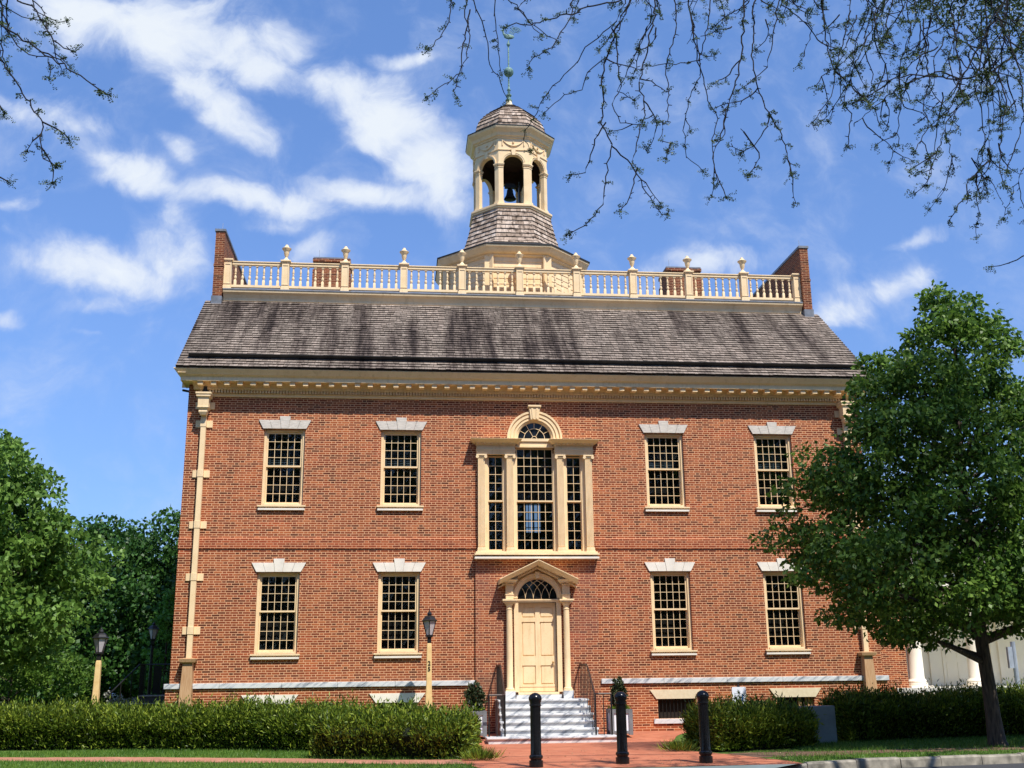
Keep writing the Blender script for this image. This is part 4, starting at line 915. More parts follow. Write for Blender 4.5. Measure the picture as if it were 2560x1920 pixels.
for i, (x, y, lb) in enumerate(((-1.40, -10.72, 'black fluted bollard on the left, in front of the marble steps'), (.21, -10.35, 'black bollard in the middle, in front of the right planter'), (1.70, -10.5, 'black bollard on the right, beside the dark shaded bush'))):
    if bo is None:
        bo = thing('bollard', lb, 'bollard', (x, y, 0), group='black bollards across the brick walk')
        n = 32
        def fl(r, a, z): return [((r*(1-a*(.5+.5*math.cos(16*2*PI*i/64))))*math.cos(2*PI*i/64), (r*(1-a*(.5+.5*math.cos(16*2*PI*i/64))))*math.sin(2*PI*i/64), z) for i in range(64)]
        MB().lathe([(.123, 0), (.123, .115), (.118, .12), (.098, .125), (.10, .14), (.118, .155), (.122, .175), (.118, .20), (.10, .215), (.092, .225)], n=32).build('base', 'bollard_paint', bo, smooth=True)
        MB().loft([fl(.098, .0, .224), fl(.096, .0, .26), fl(.094, .09, .30), fl(.092, .09, 1.0), fl(.095, 0, 1.03)]).build('shaft', 'bollard_paint', bo, smooth=True)
        MB().lathe([(.095, 1.03), (.105, 1.035), (.105, 1.06), (.095, 1.065), (.098, 1.10), (.115, 1.14), (.118, 1.165), (.112, 1.19), (.09, 1.225), (.05, 1.25), (.01, 1.26)], n=32).build('cap', 'bollard_paint', bo, smooth=True)
    else: dup(bo, None, (x, y, 0), label=lb)
# planters
def scat_box(n, x0, x1, y0, y1, z0, z1):
    return np.stack([RNG.uniform(x0, x1, n), RNG.uniform(y0, y1, n), RNG.uniform(z0, z1, n)], 1)
for x, y, lb in ((1.86, -1.85, 'square grey planter with an upright dark shrub right of the steps'), (-1.86, -1.7, 'square grey planter with a rounded dark shrub left of the steps')):
    t = thing('planter', lb, 'planter', (x, y, 0), group='planters flanking the steps')
    mb = MB().box(-.25, .25, -.25, .25, .06, .60)
    for s in (-1, 1): mb.box(-.29, .29, s*.27-.02, s*.27+.02, .0, .66) if False else None
    for sx_ in (-1, 1):
        for sy in (-1, 1): mb.box(sx_*.24-.05, sx_*.24+.05, sy*.24-.05, sy*.24+.05, .03, .66)
    mb.box(-.27, .27, -.285, -.24, .56, .66).box(-.27, .27, .24, .285, .56, .66).box(-.285, -.24, -.27, .27, .56, .66).box(.24, .285, -.27, .27, .56, .66)
    mb.box(-.27, .27, -.285, -.24, .06, .13).box(.24, .285, -.27, .27, .06, .13)
    b = mb.build('box', 'planter_grey', t)
    MB().box(-.19, .19, -.256, -.2505, .13, .56).box(-.256, -.2505, -.19, .19, .13, .56).build('panel', 'sign_white', b)
    MB().tube([(0, 0, .5), (.02, 0, .9), (0, 0, 1.3)], .02, 6).build('stem', 'bark_dark', t)
    n = 2200; a = RNG.normal(size=(n, 3)); a = unit(a)*RNG.uniform(.3, 1, (n, 1))**.5; hgt = .36 if x < 0 else .40; wid = .23 if x < 0 else .17
    C = a*np.array([wid, wid, hgt])*(1+.25*np.sin(a[:, :1]*9+a[:, 2:]*7))+np.array([0, 0, .66+hgt*.8])
    quads('foliage', leafset(C, .085, .045, .2, outward=a, ow=.8), 'leaf_olive', t)
    n = 350; C = scat_box(n, -.24, .24, -.26, .24, .60, .72); quads('ground_cover', leafset(C, .07, .05, .3), 'leaf_yew', t)

# grey stone slab and the small white notice
s_ = MB().loft([[(-.40, -.12, 0), (.40, -.12, 0), (.40, .12, 0), (-.40, .12, 0)], [(-.40, -.11, .80), (.40, -.11, .80), (.40, .11, .80), (-.40, .11, .80)]]).build('stone_slab', 'slab_grey', bevel=.01)
s_.location = (5.55, -5.95, 0); s_.rotation_euler = (0, 0, R(6)); tag(s_, 'plain grey stone slab standing between the dark bush and the long hedge', 'stone marker')
sg = thing('notice_sign', 'small white notice with grey lines and a blue bird shape above the shaded bush', 'sign', (4.95, -2.2, 0))
def rrect(w, h, r, y, n=5):
    return [(sx_*(w-r)+r*math.cos(a), sz*(h-r)+r*math.sin(a)) for sx_, sz, a0 in ((1, 1, 0), (-1, 1, PI/2), (-1, -1, PI), (1, -1, 3*PI/2)) for a in [a0+PI/2*i/n for i in range(n+1)]]
p = MB().prism([(x, z+.92) for x, z in rrect(.185, .25, .04, 0)][::-1], -.012, .012).build('board', 'sign_white', sg)
mb = MB()
for z, w, x in ((1.045, .06, -.02), (1.005, .09, -.03), (.965, .085, -.03), (.93, .08, -.03)): mb.box(x-w, x+w, -.015, -.0125, z, z+.008)
mb.build('lettering', 'sign_grey', p)
MB().prism([(.075, 1.0), (.10, .93), (.11, .88), (.085, .83), (.035, .795), (.06, .85), (.055, .92)], -.016, -.0125).build('bird_emblem', 'sign_blue', p)
MB().prism([(.06, .75), (.16, .75), (.16, .69), (.09, .69)], -.016, -.0125).prism([(-.16, .78), (-.11, .78), (-.10, .70), (-.16, .72)], -.016, -.0125).build('emblem_patch', 'sign_teal', p)
MB().tube([(0, .03, 0), (0, .03, 1.2)], .015, 6).lathe([(.04, 1.17), (.045, 1.19), (.02, 1.21), (.012, 1.24), (.03, 1.26), (.025, 1.28)], (0, .03, 0), 8).build('post', 'iron', sg)

# ------------------------------------------------------------------ hedges and shrubs
def hedge(name, label, path, w, h, dens, cat='hedge', mat='leaf_yew', L=.105, Wd=.030, group=None, rough=.19, hvar=.13):
    """path: list of (x, y) centre line; one thing with foliage and a dark core"""
    t = thing(name, label, cat, (path[0][0], path[0][1], 0), group=group); ox, oy = path[0]
    P_ = [(a-ox, b-oy) for a, b in path]; mb = MB(); rings = []
    seg = [math.dist(a, b) for a, b in zip(P_, P_[1:])]; tot = sum(seg)
    def at(s):
        s = max(0, min(tot-1e-6, s))
        for i, l in enumerate(seg):
            if s <= l: break
            s -= l
        a, b = P_[i], P_[i+1]; k = s/seg[i]; dx, dy = (b[0]-a[0])/seg[i], (b[1]-a[1])/seg[i]
        return a[0]+(b[0]-a[0])*k, a[1]+(b[1]-a[1])*k, dx, dy
    n = max(3, int(tot/.25))
    ph = random.uniform(0, 9)
    def hh(s): return h*(1+hvar*(math.sin(s*1.3+ph)*.5+math.sin(s*3.1+ph*2)*.35+math.sin(s*7+ph)*.2))
    def ww2(s): e = min(s, tot-s); return w*(.72+.28*min(1, e/.35))*(1+.07*math.sin(s*2.3+ph))
    for i in range(n+1):
        s = tot*i/n; x, y, dx, dy = at(s); q = ww2(s)/2-.12; z = hh(s)-.14; rings.append([(x-dy*o, y+dx*o, zz) for o, zz in ((-q*.66, 0), (-q*.72, z*.35), (-q*.95, z*.75), (-q*.85, z*.94), (-q*.5, z), (q*.5, z), (q*.85, z*.94), (q*.95, z*.75), (q*.72, z*.35), (q*.66, 0))])
    mb.loft(rings); mb.build('dark_core', 'hedge_core', t)  # near-black core stands in for shade; lower leaves are thinned to show it
    area = tot*(2*h+w)+2*w*h; m_ = int(area*dens); C = np.zeros((m_, 3)); O = np.zeros((m_, 3))
    for k in range(m_):
        s = random.uniform(-.02, tot+.02); x, y, dx, dy = at(s); W_ = ww2(s)/2; Hh = hh(s); r = random.random()*(2*Hh+2*W_)
        if random.random() < 2*w*h/area:
            e = random.choice((0, tot)); x, y, dx, dy = at(e); o = random.uniform(-W_, W_); zz = random.uniform(0, Hh); sg_ = -1 if e == 0 else 1
            C[k] = (x-dy*o*.9+dx*sg_*random.uniform(-.12, .06), y+dx*o*.9+dy*sg_*random.uniform(-.12, .06), zz); O[k] = (dx*sg_, dy*sg_, .3); continue
        if r < Hh: o, zz, nn = -W_*(.9+.1*math.sin(r/Hh*3)), r, (-1, .25)
        elif r < Hh+2*W_: o = -W_+(r-Hh); zz = Hh*(1-.10*abs(o/W_)**3); nn = (o/W_*.3, 1)
        else: o, zz, nn = W_*.95, r-Hh-2*W_, (1, .25)
        kx = min(1, max(0, (zz/Hh-.30)/.35)); o *= .74+.26*kx
        if zz < .6*Hh and random.random() < .55: zz = -9
        jit = abs(random.gauss(0, rough))*random.choice((1, -.6)); tuft = .06*math.sin(s*9+zz*7)*math.sin(o*11+zz*5+s*4)
        o += nn[0]*(jit*.6+tuft); zz += nn[1]*(jit*.7+tuft)
        C[k] = (x-dy*o, y+dx*o, max(.02, zz)); O[k] = (-dy*nn[0], dx*nn[0], nn[1])
    kp = C[:, 2] > .021; quads('foliage', leafset(C[kp], L, Wd, .55, .55, outward=O[kp], ow=.7, curl=.4), mat, t)
    return t
hedge('hedge', 'long clipped yew hedge running along the lawn left of the steps', [(-17, -2.1), (-12.9, -3.0), (-9.6, -3.65), (-6.8, -4.6), (-4.7, -5.75)], 1.15, .70, 3200)
hedge('hedge', 'front end of the left yew hedge beside the brick walk, lower and nearer', [(-5.2, -7.0), (-4.3, -7.4), (-3.4, -7.75), (-2.35, -7.98)], 1.6, .70, 1900)
hedge('bush', 'dark shaded evergreen bush with a bright left end behind the right bollard', [(2.5, -7.5), (3.4, -7.2), (4.75, -6.6)], 1.5, .66, 3600, cat='bush', mat='leaf_yew')
hedge('hedge', 'long sunlit yew hedge right of the grey stone slab', [(6.25, -5.35), (8.6, -4.75), (11, -4.35), (15, -3.6)], 1.2, .80, 3200)
# low tufts at the hedge foot by the walk
for x, y, lb in ((-2.25, -8.95, 'tuft of strappy leaves at the end of the left hedge'), (1.95, -7.6, 'tuft of strappy leaves at the foot of the bush by the walk')):
    t = thing('grass_tuft', lb, 'plant', (x, y, 0)); n = 420; C = np.stack([RNG.normal(0, .13, n), RNG.normal(0, .10, n), RNG.uniform(0, .05, n)], 1); O = C*np.array([3, 3, 0])
    quads('leaves', leafset(C, .22, .016, .9, .35, outward=O, ow=.9), 'leaf_yew', t)

# ------------------------------------------------------------------ trees
def tree(name, label, base, trunk, prof, nclump, per, L, Wd, mat, bark='bark', group=None, cr=.42, squash=(1, 1), cat='tree', limbs=34, droop=-.5, shell=.55, seed=1, offx=None, r0=.2, lobe=1):
    """trunk: [(dx, dy, z, r)], prof: [(z, radius)]"""
    t = thing(name, label, cat, base, group=group); rg = np.random.default_rng(seed)
    zs = [p[0] for p in prof]; rs = [p[1] for p in prof]; z0, z1 = zs[0], zs[-1]
    mb = MB().tube([(a, b, z) for a, b, z, r in trunk], [r for *_, r in trunk], 10); tk = mb.build('trunk', bark, t, smooth=True)
    cl = []
    wts = np.interp(np.linspace(z0, z1, 200), zs, rs)**1.3+.15; wts /= wts.sum()
    tz = [p[2] for p in trunk]; tx = [p[0] for p in trunk]; ty = [p[1] for p in trunk]
    for k in range(nclump):
        z = rg.choice(np.linspace(z0, z1, 200), p=wts)+rg.uniform(-.05, .05); rr = np.interp(z, zs, rs); a = rg.uniform(0, 2*PI)
        lob = 1+lobe*(.16*math.sin(3*a+z*1.7+seed)+.10*math.sin(5*a-z*2.9)); f = rg.uniform(shell, 1) if rg.random() < .8 else rg.uniform(.15, shell)
        cx = np.interp(z, tz, tx); cy = np.interp(z, tz, ty)
        if offx: cx += np.interp(z, offx[0], offx[1])
        cl.append((cx+rr*lob*f*math.cos(a)*squash[0], cy+rr*lob*f*math.sin(a)*squash[1], z+.25*math.sin(a*4+seed)*.5, a, f))
    cl = np.array(cl)
    for k in rg.choice(len(cl), min(limbs, len(cl)), replace=False):
        x, y, z, *_ = cl[k]; d = math.hypot(x, y); zb = max(trunk[1][2]*.9, min(z-.25*d-.2, tz[-1]-.1)); zb = max(zb, z0*.72)
        sx_, sy = np.interp(zb, tz, tx), np.interp(zb, tz, ty); rb = np.interp(zb, tz, [p[3] for p in trunk])*.5
        mid = ((sx_+x)/2+rg.normal(0, .08), (sy+y)/2+rg.normal(0, .08), zb+(z-zb)*.42+.1*d*.3)
        MB().tube([(sx_, sy, zb), mid, (x, y, z)], [rb, rb*.6, .012], 6).build('limb', bark, tk, smooth=True)
    n = nclump*per; idx = np.repeat(np.arange(len(cl)), per); u_ = unit(rg.normal(size=(n, 3))); rad = rg.uniform(.35, 1, (n, 1))**.6
    size = cr*rg.uniform(.6, 1.35, len(cl))[idx][:, None]; C = cl[idx][:, :3]+u_*rad*size*np.array([1, 1, .62]); 
    out = np.stack([np.cos(cl[idx][:, 3]), np.sin(cl[idx][:, 3]), np.zeros(n)], 1)+u_*.6
    quads('crown', leafset(C, L, Wd, droop, .7, outward=out, ow=.35, curl=.18), mat, t)
    return t
tree('pear_tree', 'large green pear tree with cone shaped crown and forked dark trunk right of the building', (8.70, -7.83, 0),
     [(0.02, 0, -.1, .27), (0, 0, .10, .19), (-.02, 0, .6, .155), (-.04, 0, 1.3, .142), (-.08, 0, 2.1, .135), (-.10, 0, 3.5, .115), (-.10, 0, 6, .085), (0.1, 0, 8.5, .045), (.15, 0, 9.8, .02)],
     [(2.35, 2.7), (2.85, 3.7), (3.4, 4.25), (4.4, 4.15), (5.4, 3.75), (6.4, 3.25), (7.3, 2.7), (8.1, 2.1), (8.9, 1.4), (9.6, .8), (10.3, .25)], 660, 112, .135, .085, 'leaf_pear', cr=.46, squash=(1, .60), limbs=80, seed=3, shell=.6, lobe=.4)
tree('pear_tree', 'bright green tree with large hanging leaves at the left edge', (-14.3, -1.6, 0), [(0, 0, -.1, .22), (0, 0, 2, .17), (0, 0, 5, .10), (0, 0, 7.3, .03)],
     [(2.2, 1.8), (2.8, 2.4), (3.6, 2.6), (4.6, 2.5), (5.5, 2.2), (6.3, 1.8), (7.0, 1.35), (7.6, .7)], 300, 105, .16, .12, 'leaf_linden', cr=.5, limbs=40, seed=5, shell=.5)
for nm, lb, bs, hgt, rad, mt_, sd, pf in (
    ('dense_tree', 'tall dense dark tree touching the left side of the building', (-12.3, 16, 0), 8.6, 3.4, 'leaf_dark', 11, 1),
    ('dense_tree', 'dark round tree behind the cream lamp post on the left', (-16.5, 17, 0), 7.9, 3.6, 'leaf_dark', 12, 1),
    ('dense_tree', 'dark tree standing farthest back behind the bright left tree', (-21.5, 19, 0), 7.6, 3.8, 'leaf_dark', 13, 1)):
    k = hgt/8
    tree(nm, lb, bs, [(0, 0, -.1, .30), (0, 0, 2, .24), (0, 0, 6*k, .1), (0, 0, 7.4*k, .03)], [(.9*k, rad*.75), (2*k, rad), (4*k, rad*1.02), (5.6*k, rad*.88), (6.8*k, rad*.6), (7.8*k, rad*.2)], 330, 90, .20, .15, mt_, cr=.75, limbs=16, seed=sd, group='dark trees behind the left lawn', shell=.7)
tree('young_tree', 'small yellow green sapling between the dark trees and the building', (-11.9, 9.5, 0), [(0, 0, 0, .05), (0, 0, 2, .04), (0, 0, 4.2, .015)], [(1.0, .5), (1.6, .8), (2.4, .75), (3.4, .6), (4.4, .3)], 40, 60, .13, .10, 'leaf_lime', limbs=8, seed=21, cr=.35)
tree('spreading_bush', 'light green spreading bush above the left hedge', (-15.2, 4.0, 0), [(0, 0, 0, .08), (0, 0, 1, .06), (0, 0, 2, .02)], [(1.2, 1.7), (1.6, 2.1), (2.2, 1.7), (2.8, .9)], 120, 85, .13, .07, 'leaf_pear', limbs=12, seed=23, cr=.4, cat='bush', droop=0)
tree('flowering_shrub', 'grey white flowering shrub left of the side stairs', (-12.6, 7.2, 0), [(0, 0, 0, .04), (0, 0, .5, .03), (0, 0, .9, .01)], [(.2, .6), (.6, .8), (1.0, .5)], 30, 60, .07, .05, 'leaf_pale', limbs=6, seed=25, cr=.25, cat='shrub', droop=.2)
# far woodland that closes the horizon
C = []
for k in range(150):
    a = RNG.uniform(-80, 80); yb = RNG.uniform(62, 80); hh_ = RNG.uniform(5, 9) if a < 5 else RNG.uniform(4.5, 7); n = 230; u_ = unit(RNG.normal(size=(n, 3))); C.append(np.array([a, yb, hh_*.5])+u_*np.array([3.5, 3, hh_*.5])*RNG.uniform(.8, 1.05, (n, 1)))
for k in range(90):  # unseen tall tree belt behind the camera, added to block southern sky light
    a = RNG.uniform(-55, 50); yb = RNG.uniform(-52, -42); hh_ = RNG.uniform(19, 27); n = 420; u_ = unit(RNG.normal(size=(n, 3))); C.append(np.array([a, yb, hh_*.5])+u_*np.array([4.5, 4, hh_*.5])*RNG.uniform(.7, 1.05, (n, 1)))
C = np.concatenate(C); C[:, 2] = np.abs(C[:, 2]); tag(quads('woodland', leafset(C, 1.1, .9, 0, 1), 'leaf_dark'), 'dark green far woodland along the horizon, plus an unseen belt added behind the camera to block sky light', 'woodland', kind='stuff')

# ------------------------------------------------------------------ honey locusts overhead
SA = [[2,[[-0.92,-17.78,10.53],[-1.41,-17.88,10.32],[-1.66,-17.97,10.15],[-2.03,-18.07,9.96],[-2.24,-18.16,9.84],[-2.44,-18.26,9.76],[-2.6,-18.35,9.64]]],[1,[[-1.55,-17.43,10.51],[-1.67,-17.51,10.24],[-1.77,-17.59,10.04],[-1.88,-17.68,9.83],[-2.14,-17.76,9.59],[-2.23,-17.84,9.38]]],[1,[[-2.31,-18.15,10.2],[-2.39,-18.18,10.05],[-2.28,-18.2,9.91],[-2.19,-18.22,9.73],[-2.1,-18.25,9.63]]],[1,[[-0.52,-16.28,11.52],[-0.65,-16.21,11.24],[-0.77,-16.14,11.15],[-1.01,-16.06,10.96],[-1.11,-15.99,10.87],[-1.22,-15.92,10.71],[-1.35,-15.85,10.55],[-1.59,-15.78,10.35],[-1.74,-15.7,10.16],[-1.85,-15.63,9.93],[-2.0,-15.56,9.69],[-2.0,-15.49,9.58],[-1.92,-15.42,9.42]]],[1,[[-2.97,-16.62,11.2],[-3.0,-16.68,10.87],[-2.94,-16.75,10.52],[-2.98,-16.82,10.19],[-3.08,-16.88,9.85],[-3.24,-16.95,9.66],[-3.43,-17.02,9.5],[-3.55,-17.08,9.32]]],[1,[[-3.11,-17.12,9.66],[-3.19,-17.17,9.36],[-3.14,-17.23,9.24]]],[1,[[-3.27,-17.92,10.3],[-3.27,-18.01,10.06],[-3.33,-18.11,9.76],[-3.47,-18.2,9.5],[-3.58,-18.3,9.31]]],[1,[[-2.96,-17.83,10.38],[-2.85,-17.73,10.12],[-2.77,-17.62,9.97],[-2.74,-17.52,9.7],[-2.65,-17.42,9.55],[-2.54,-17.32,9.46],[-2.44,-17.21,9.26]]],[1,[[-2.55,-16.48,11.32],[-2.53,-16.4,11.05],[-2.48,-16.33,10.69],[-2.46,-16.26,10.37],[-2.43,-16.18,10.25]]],[1,[[-2.46,-16.54,11.38],[-2.25,-16.61,11.15],[-2.05,-16.69,10.82],[-1.85,-16.76,10.62],[-1.65,-16.83,10.44]]],[2,[[-0.76,-17.62,10.65],[-0.91,-17.59,10.32],[-1.02,-17.56,10.09],[-1.1,-17.53,9.79],[-1.17,-17.5,9.51],[-1.17,-17.47,9.15],[-1.18,-17.44,8.84],[-1.06,-17.41,8.54],[-1.1,-17.37,8.27],[-1.17,-17.34,7.92],[-1.19,-17.31,7.68],[-1.43,-17.28,7.41],[-1.69,-17.25,7.27]]],[1,[[-0.91,-16.69,8.89],[-0.61,-16.6,8.67],[-0.39,-16.52,8.27],[-0.15,-16.43,7.97],[-0.05,-16.35,8.02]]],[1,[[-0.47,-16.36,8.7],[-0.57,-16.46,8.35],[-0.66,-16.56,8.15],[-0.81,-16.66,7.91]]],[1,[[-1.04,-16.97,9.1],[-1.14,-16.93,8.94],[-1.25,-16.88,8.62],[-1.33,-16.84,8.37],[-1.53,-16.8,8.36]]],[2,[[-0.3,-17.19,10.97],[-0.36,-17.26,10.56],[-0.51,-17.34,9.93],[-0.65,-17.42,9.47],[-0.59,-17.5,9.16],[-0.62,-17.57,8.9],[-0.75,-17.65,8.53],[-0.84,-17.73,8.13],[-0.81,-17.81,7.99]]],[1,[[-0.02,-17.26,10.94],[-0.05,-17.36,10.4],[-0.25,-17.46,9.76],[-0.28,-17.55,9.25],[-0.32,-17.65,8.87],[-0.49,-17.75,8.45],[-0.36,-17.85,8.36]]],[1,[[0.49,-16.24,11.53],[0.62,-16.16,10.96],[0.67,-16.07,10.52],[0.46,-15.98,10.06],[0.41,-15.89,9.62],[0.44,-15.81,9.22],[0.7,-15.72,9.04]]],[1,[[0.54,-17.1,11.08],[0.49,-17.14,10.66],[0.29,-17.19,10.02],[-0.07,-17.24,9.92],[-0.5,-17.29,9.85]]],[1,[[0.56,-16.3,10.57],[0.64,-16.28,10.29],[0.69,-16.27,9.91],[0.83,-16.25,9.64],[0.7,-16.23,9.21],[0.78,-16.21,8.59]]],[1,[[-0.86,-16.36,10.54],[-1.13,-16.28,10.3],[-1.24,-16.19,10.06],[-1.56,-16.11,9.94],[-1.77,-16.02,9.74]]],[1,[[-0.84,-17.18,9.55],[-0.96,-17.2,9.27],[-0.89,-17.22,8.97],[-0.55,-17.24,8.94]]],[1,[[-0.84,-16.98,9.6],[-0.62,-17.0,9.46]]],[2,[[0.76,-17.95,10.52],[0.67,-17.99,9.75],[0.56,-18.04,9.29],[0.35,-18.09,8.75],[0.22,-18.13,8.28],[0.09,-18.18,7.99],[0.15,-18.23,7.64],[0.21,-18.27,7.41]]],[2,[[1.44,-16.51,11.53],[1.31,-16.62,10.58],[1.27,-16.73,10.09],[1.39,-16.84,9.43],[1.52,-16.95,9.03],[1.55,-17.06,8.61],[1.52,-17.17,8.29]]],[1,[[1.14,-18.2,10.37],[1.01,-18.17,9.71],[0.92,-18.14,9.37],[0.74,-18.11,9.21],[0.53,-18.08,9.04]]],[1,[[0.7,-17.68,8.66],[0.85,-17.67,8.47],[0.92,-17.67,8.38],[0.83,-17.66,8.13],[0.74,-17.65,8.04]]],[2,[[2.18,-17.26,11.06],[2.14,-17.3,10.48],[2.22,-17.34,9.89],[2.34,-17.38,9.71],[2.64,-17.41,9.36]]],[1,[[2.81,-16.11,10.6],[2.69,-16.18,10.2],[2.47,-16.25,9.86],[2.26,-16.33,9.58]]],[1,[[2.23,-17.39,9.88],[1.98,-17.46,9.7],[1.84,-17.53,9.49]]],[2,[[3.35,-16.91,11.37],[3.06,-16.96,10.89],[2.87,-17.02,10.51],[2.69,-17.07,10.18],[2.54,-17.12,9.87],[2.4,-17.18,9.48],[2.46,-17.23,9.24],[2.34,-17.28,8.71]]],[1,[[2.6,-17.52,10.18],[2.2,-17.46,9.84]]],[1,[[1.43,-17.59,10.74],[1.66,-17.58,10.55],[1.85,-17.57,10.38],[1.73,-17.55,10.03],[1.62,-17.54,9.79]]],[5,[[6.13,-16.31,11.79],[5.82,-16.41,11.28],[5.52,-16.5,10.79],[5.06,-16.6,10.42],[4.49,-16.69,10.22],[4.13,-16.79,10.28],[3.69,-16.89,10.07],[3.2,-16.98,9.74],[2.81,-17.08,9.39],[2.52,-17.17,9.14]]],[2,[[3.61,-18.16,9.31],[2.94,-18.23,9.32],[2.54,-18.29,9.18],[2.27,-18.36,9.03]]],[3,[[5.13,-16.62,11.67],[5.09,-16.59,11.1],[5.06,-16.56,10.47],[4.96,-16.53,9.82],[4.93,-16.51,9.27],[4.96,-16.48,8.97]]],[2,[[4.69,-17.78,9.94],[4.73,-17.82,9.62],[4.65,-17.86,8.94],[4.46,-17.9,8.53],[4.25,-17.94,8.1]]],[1,[[4.03,-17.91,8.26],[3.8,-17.92,8.04],[3.67,-17.93,7.96],[3.58,-17.94,7.66],[3.32,-17.95,7.33]]],[1,[[3.65,-18.21,7.9],[3.66,-18.16,7.78],[3.71,-18.11,7.61]]],[1,[[5.76,-16.33,9.25],[5.46,-16.22,8.78],[5.23,-16.11,8.21]]],[1,[[5.3,-16.68,7.49],[5.09,-16.57,7.37],[5.0,-16.46,7.36],[4.79,-16.35,7.34]]],[1,[[3.56,-18.26,9.25],[3.51,-18.31,8.9],[3.26,-18.36,8.61],[3.07,-18.41,8.21],[2.89,-18.46,7.8],[2.72,-18.51,7.74]]],[1,[[5.14,-16.17,10.52],[4.98,-16.11,10.32],[4.77,-16.04,10.11],[4.58,-15.98,9.67],[4.66,-15.91,9.13]]],[1,[[3.39,-17.4,9.78],[3.21,-17.29,9.56],[3.2,-17.18,9.24],[3.19,-17.08,8.87]]],[2,[[4.19,-16.93,11.4],[4.0,-16.86,11.01],[3.96,-16.78,10.62],[3.76,-16.71,10.17]]],[2,[[4.15,-17.65,10.91],[3.91,-17.73,10.3],[3.6,-17.8,9.71]]],[1,[[3.44,-17.32,11.1],[3.41,-17.41,10.48],[3.17,-17.5,10.0],[2.96,-17.58,9.38]]],[1,[[3.62,-17.46,11.01],[3.52,-17.35,10.72],[3.31,-17.24,10.22],[3.32,-17.13,10.1]]],[2,[[4.85,-17.57,11.01],[4.6,-17.69,10.37],[4.3,-17.81,9.93]]],[1,[[4.15,-18.2,9.37],[4.15,-18.28,8.94],[3.96,-18.36,8.4],[3.82,-18.44,7.87],[3.83,-18.52,7.57]]],[1,[[4.77,-16.58,10.21],[4.81,-16.61,9.8],[4.79,-16.64,9.16],[4.65,-16.67,8.81],[4.64,-16.71,8.47]]],[1,[[3.44,-17.66,9.57],[3.27,-17.76,9.14],[3.25,-17.85,8.73],[2.96,-17.95,8.32]]],[1,[[3.16,-16.14,11.88],[3.05,-16.16,11.38],[2.99,-16.18,11.39]]]]
SB = [[2,[[-8.69,-18.14,9.83],[-8.47,-18.25,9.68],[-8.32,-18.35,9.45],[-8.21,-18.46,9.28],[-8.06,-18.57,9.04],[-7.89,-18.67,8.86],[-7.75,-18.78,8.76]]],[2,[[-8.74,-18.48,9.28],[-8.56,-18.56,9.12],[-8.32,-18.64,8.94],[-8.15,-18.72,8.79],[-7.91,-18.8,8.6],[-7.69,-18.88,8.44],[-7.53,-18.96,8.3],[-7.35,-19.04,8.14],[-7.21,-19.11,8.03]]],[2,[[-9.24,-17.11,9.62],[-9.07,-17.2,9.37],[-8.88,-17.28,9.09],[-8.7,-17.36,8.85],[-8.61,-17.45,8.68],[-8.45,-17.53,8.49],[-8.41,-17.62,8.37],[-8.4,-17.7,8.16],[-8.29,-17.78,7.85],[-8.12,-17.87,7.71]]],[1,[[-8.11,-18.51,7.98],[-7.96,-18.51,7.91],[-7.84,-18.51,7.82],[-7.8,-18.52,7.78]]],[1,[[-8.94,-18.05,9.83],[-8.87,-17.93,9.83],[-8.74,-17.81,9.8],[-8.56,-17.69,9.85]]],[1,[[-8.71,-18.33,9.28],[-8.57,-18.32,9.09],[-8.41,-18.32,8.97],[-8.22,-18.31,8.96],[-8.17,-18.3,8.79],[-8.16,-18.3,8.67]]],[1,[[-8.99,-16.9,10.66],[-8.95,-16.92,10.48],[-8.72,-16.94,10.37],[-8.57,-16.96,10.28],[-8.47,-16.98,10.31]]],[1,[[-9.32,-16.43,8.19],[-9.21,-16.43,8.15]]],[1,[[-8.79,-18.07,8.42],[-8.71,-18.09,8.29]]]]
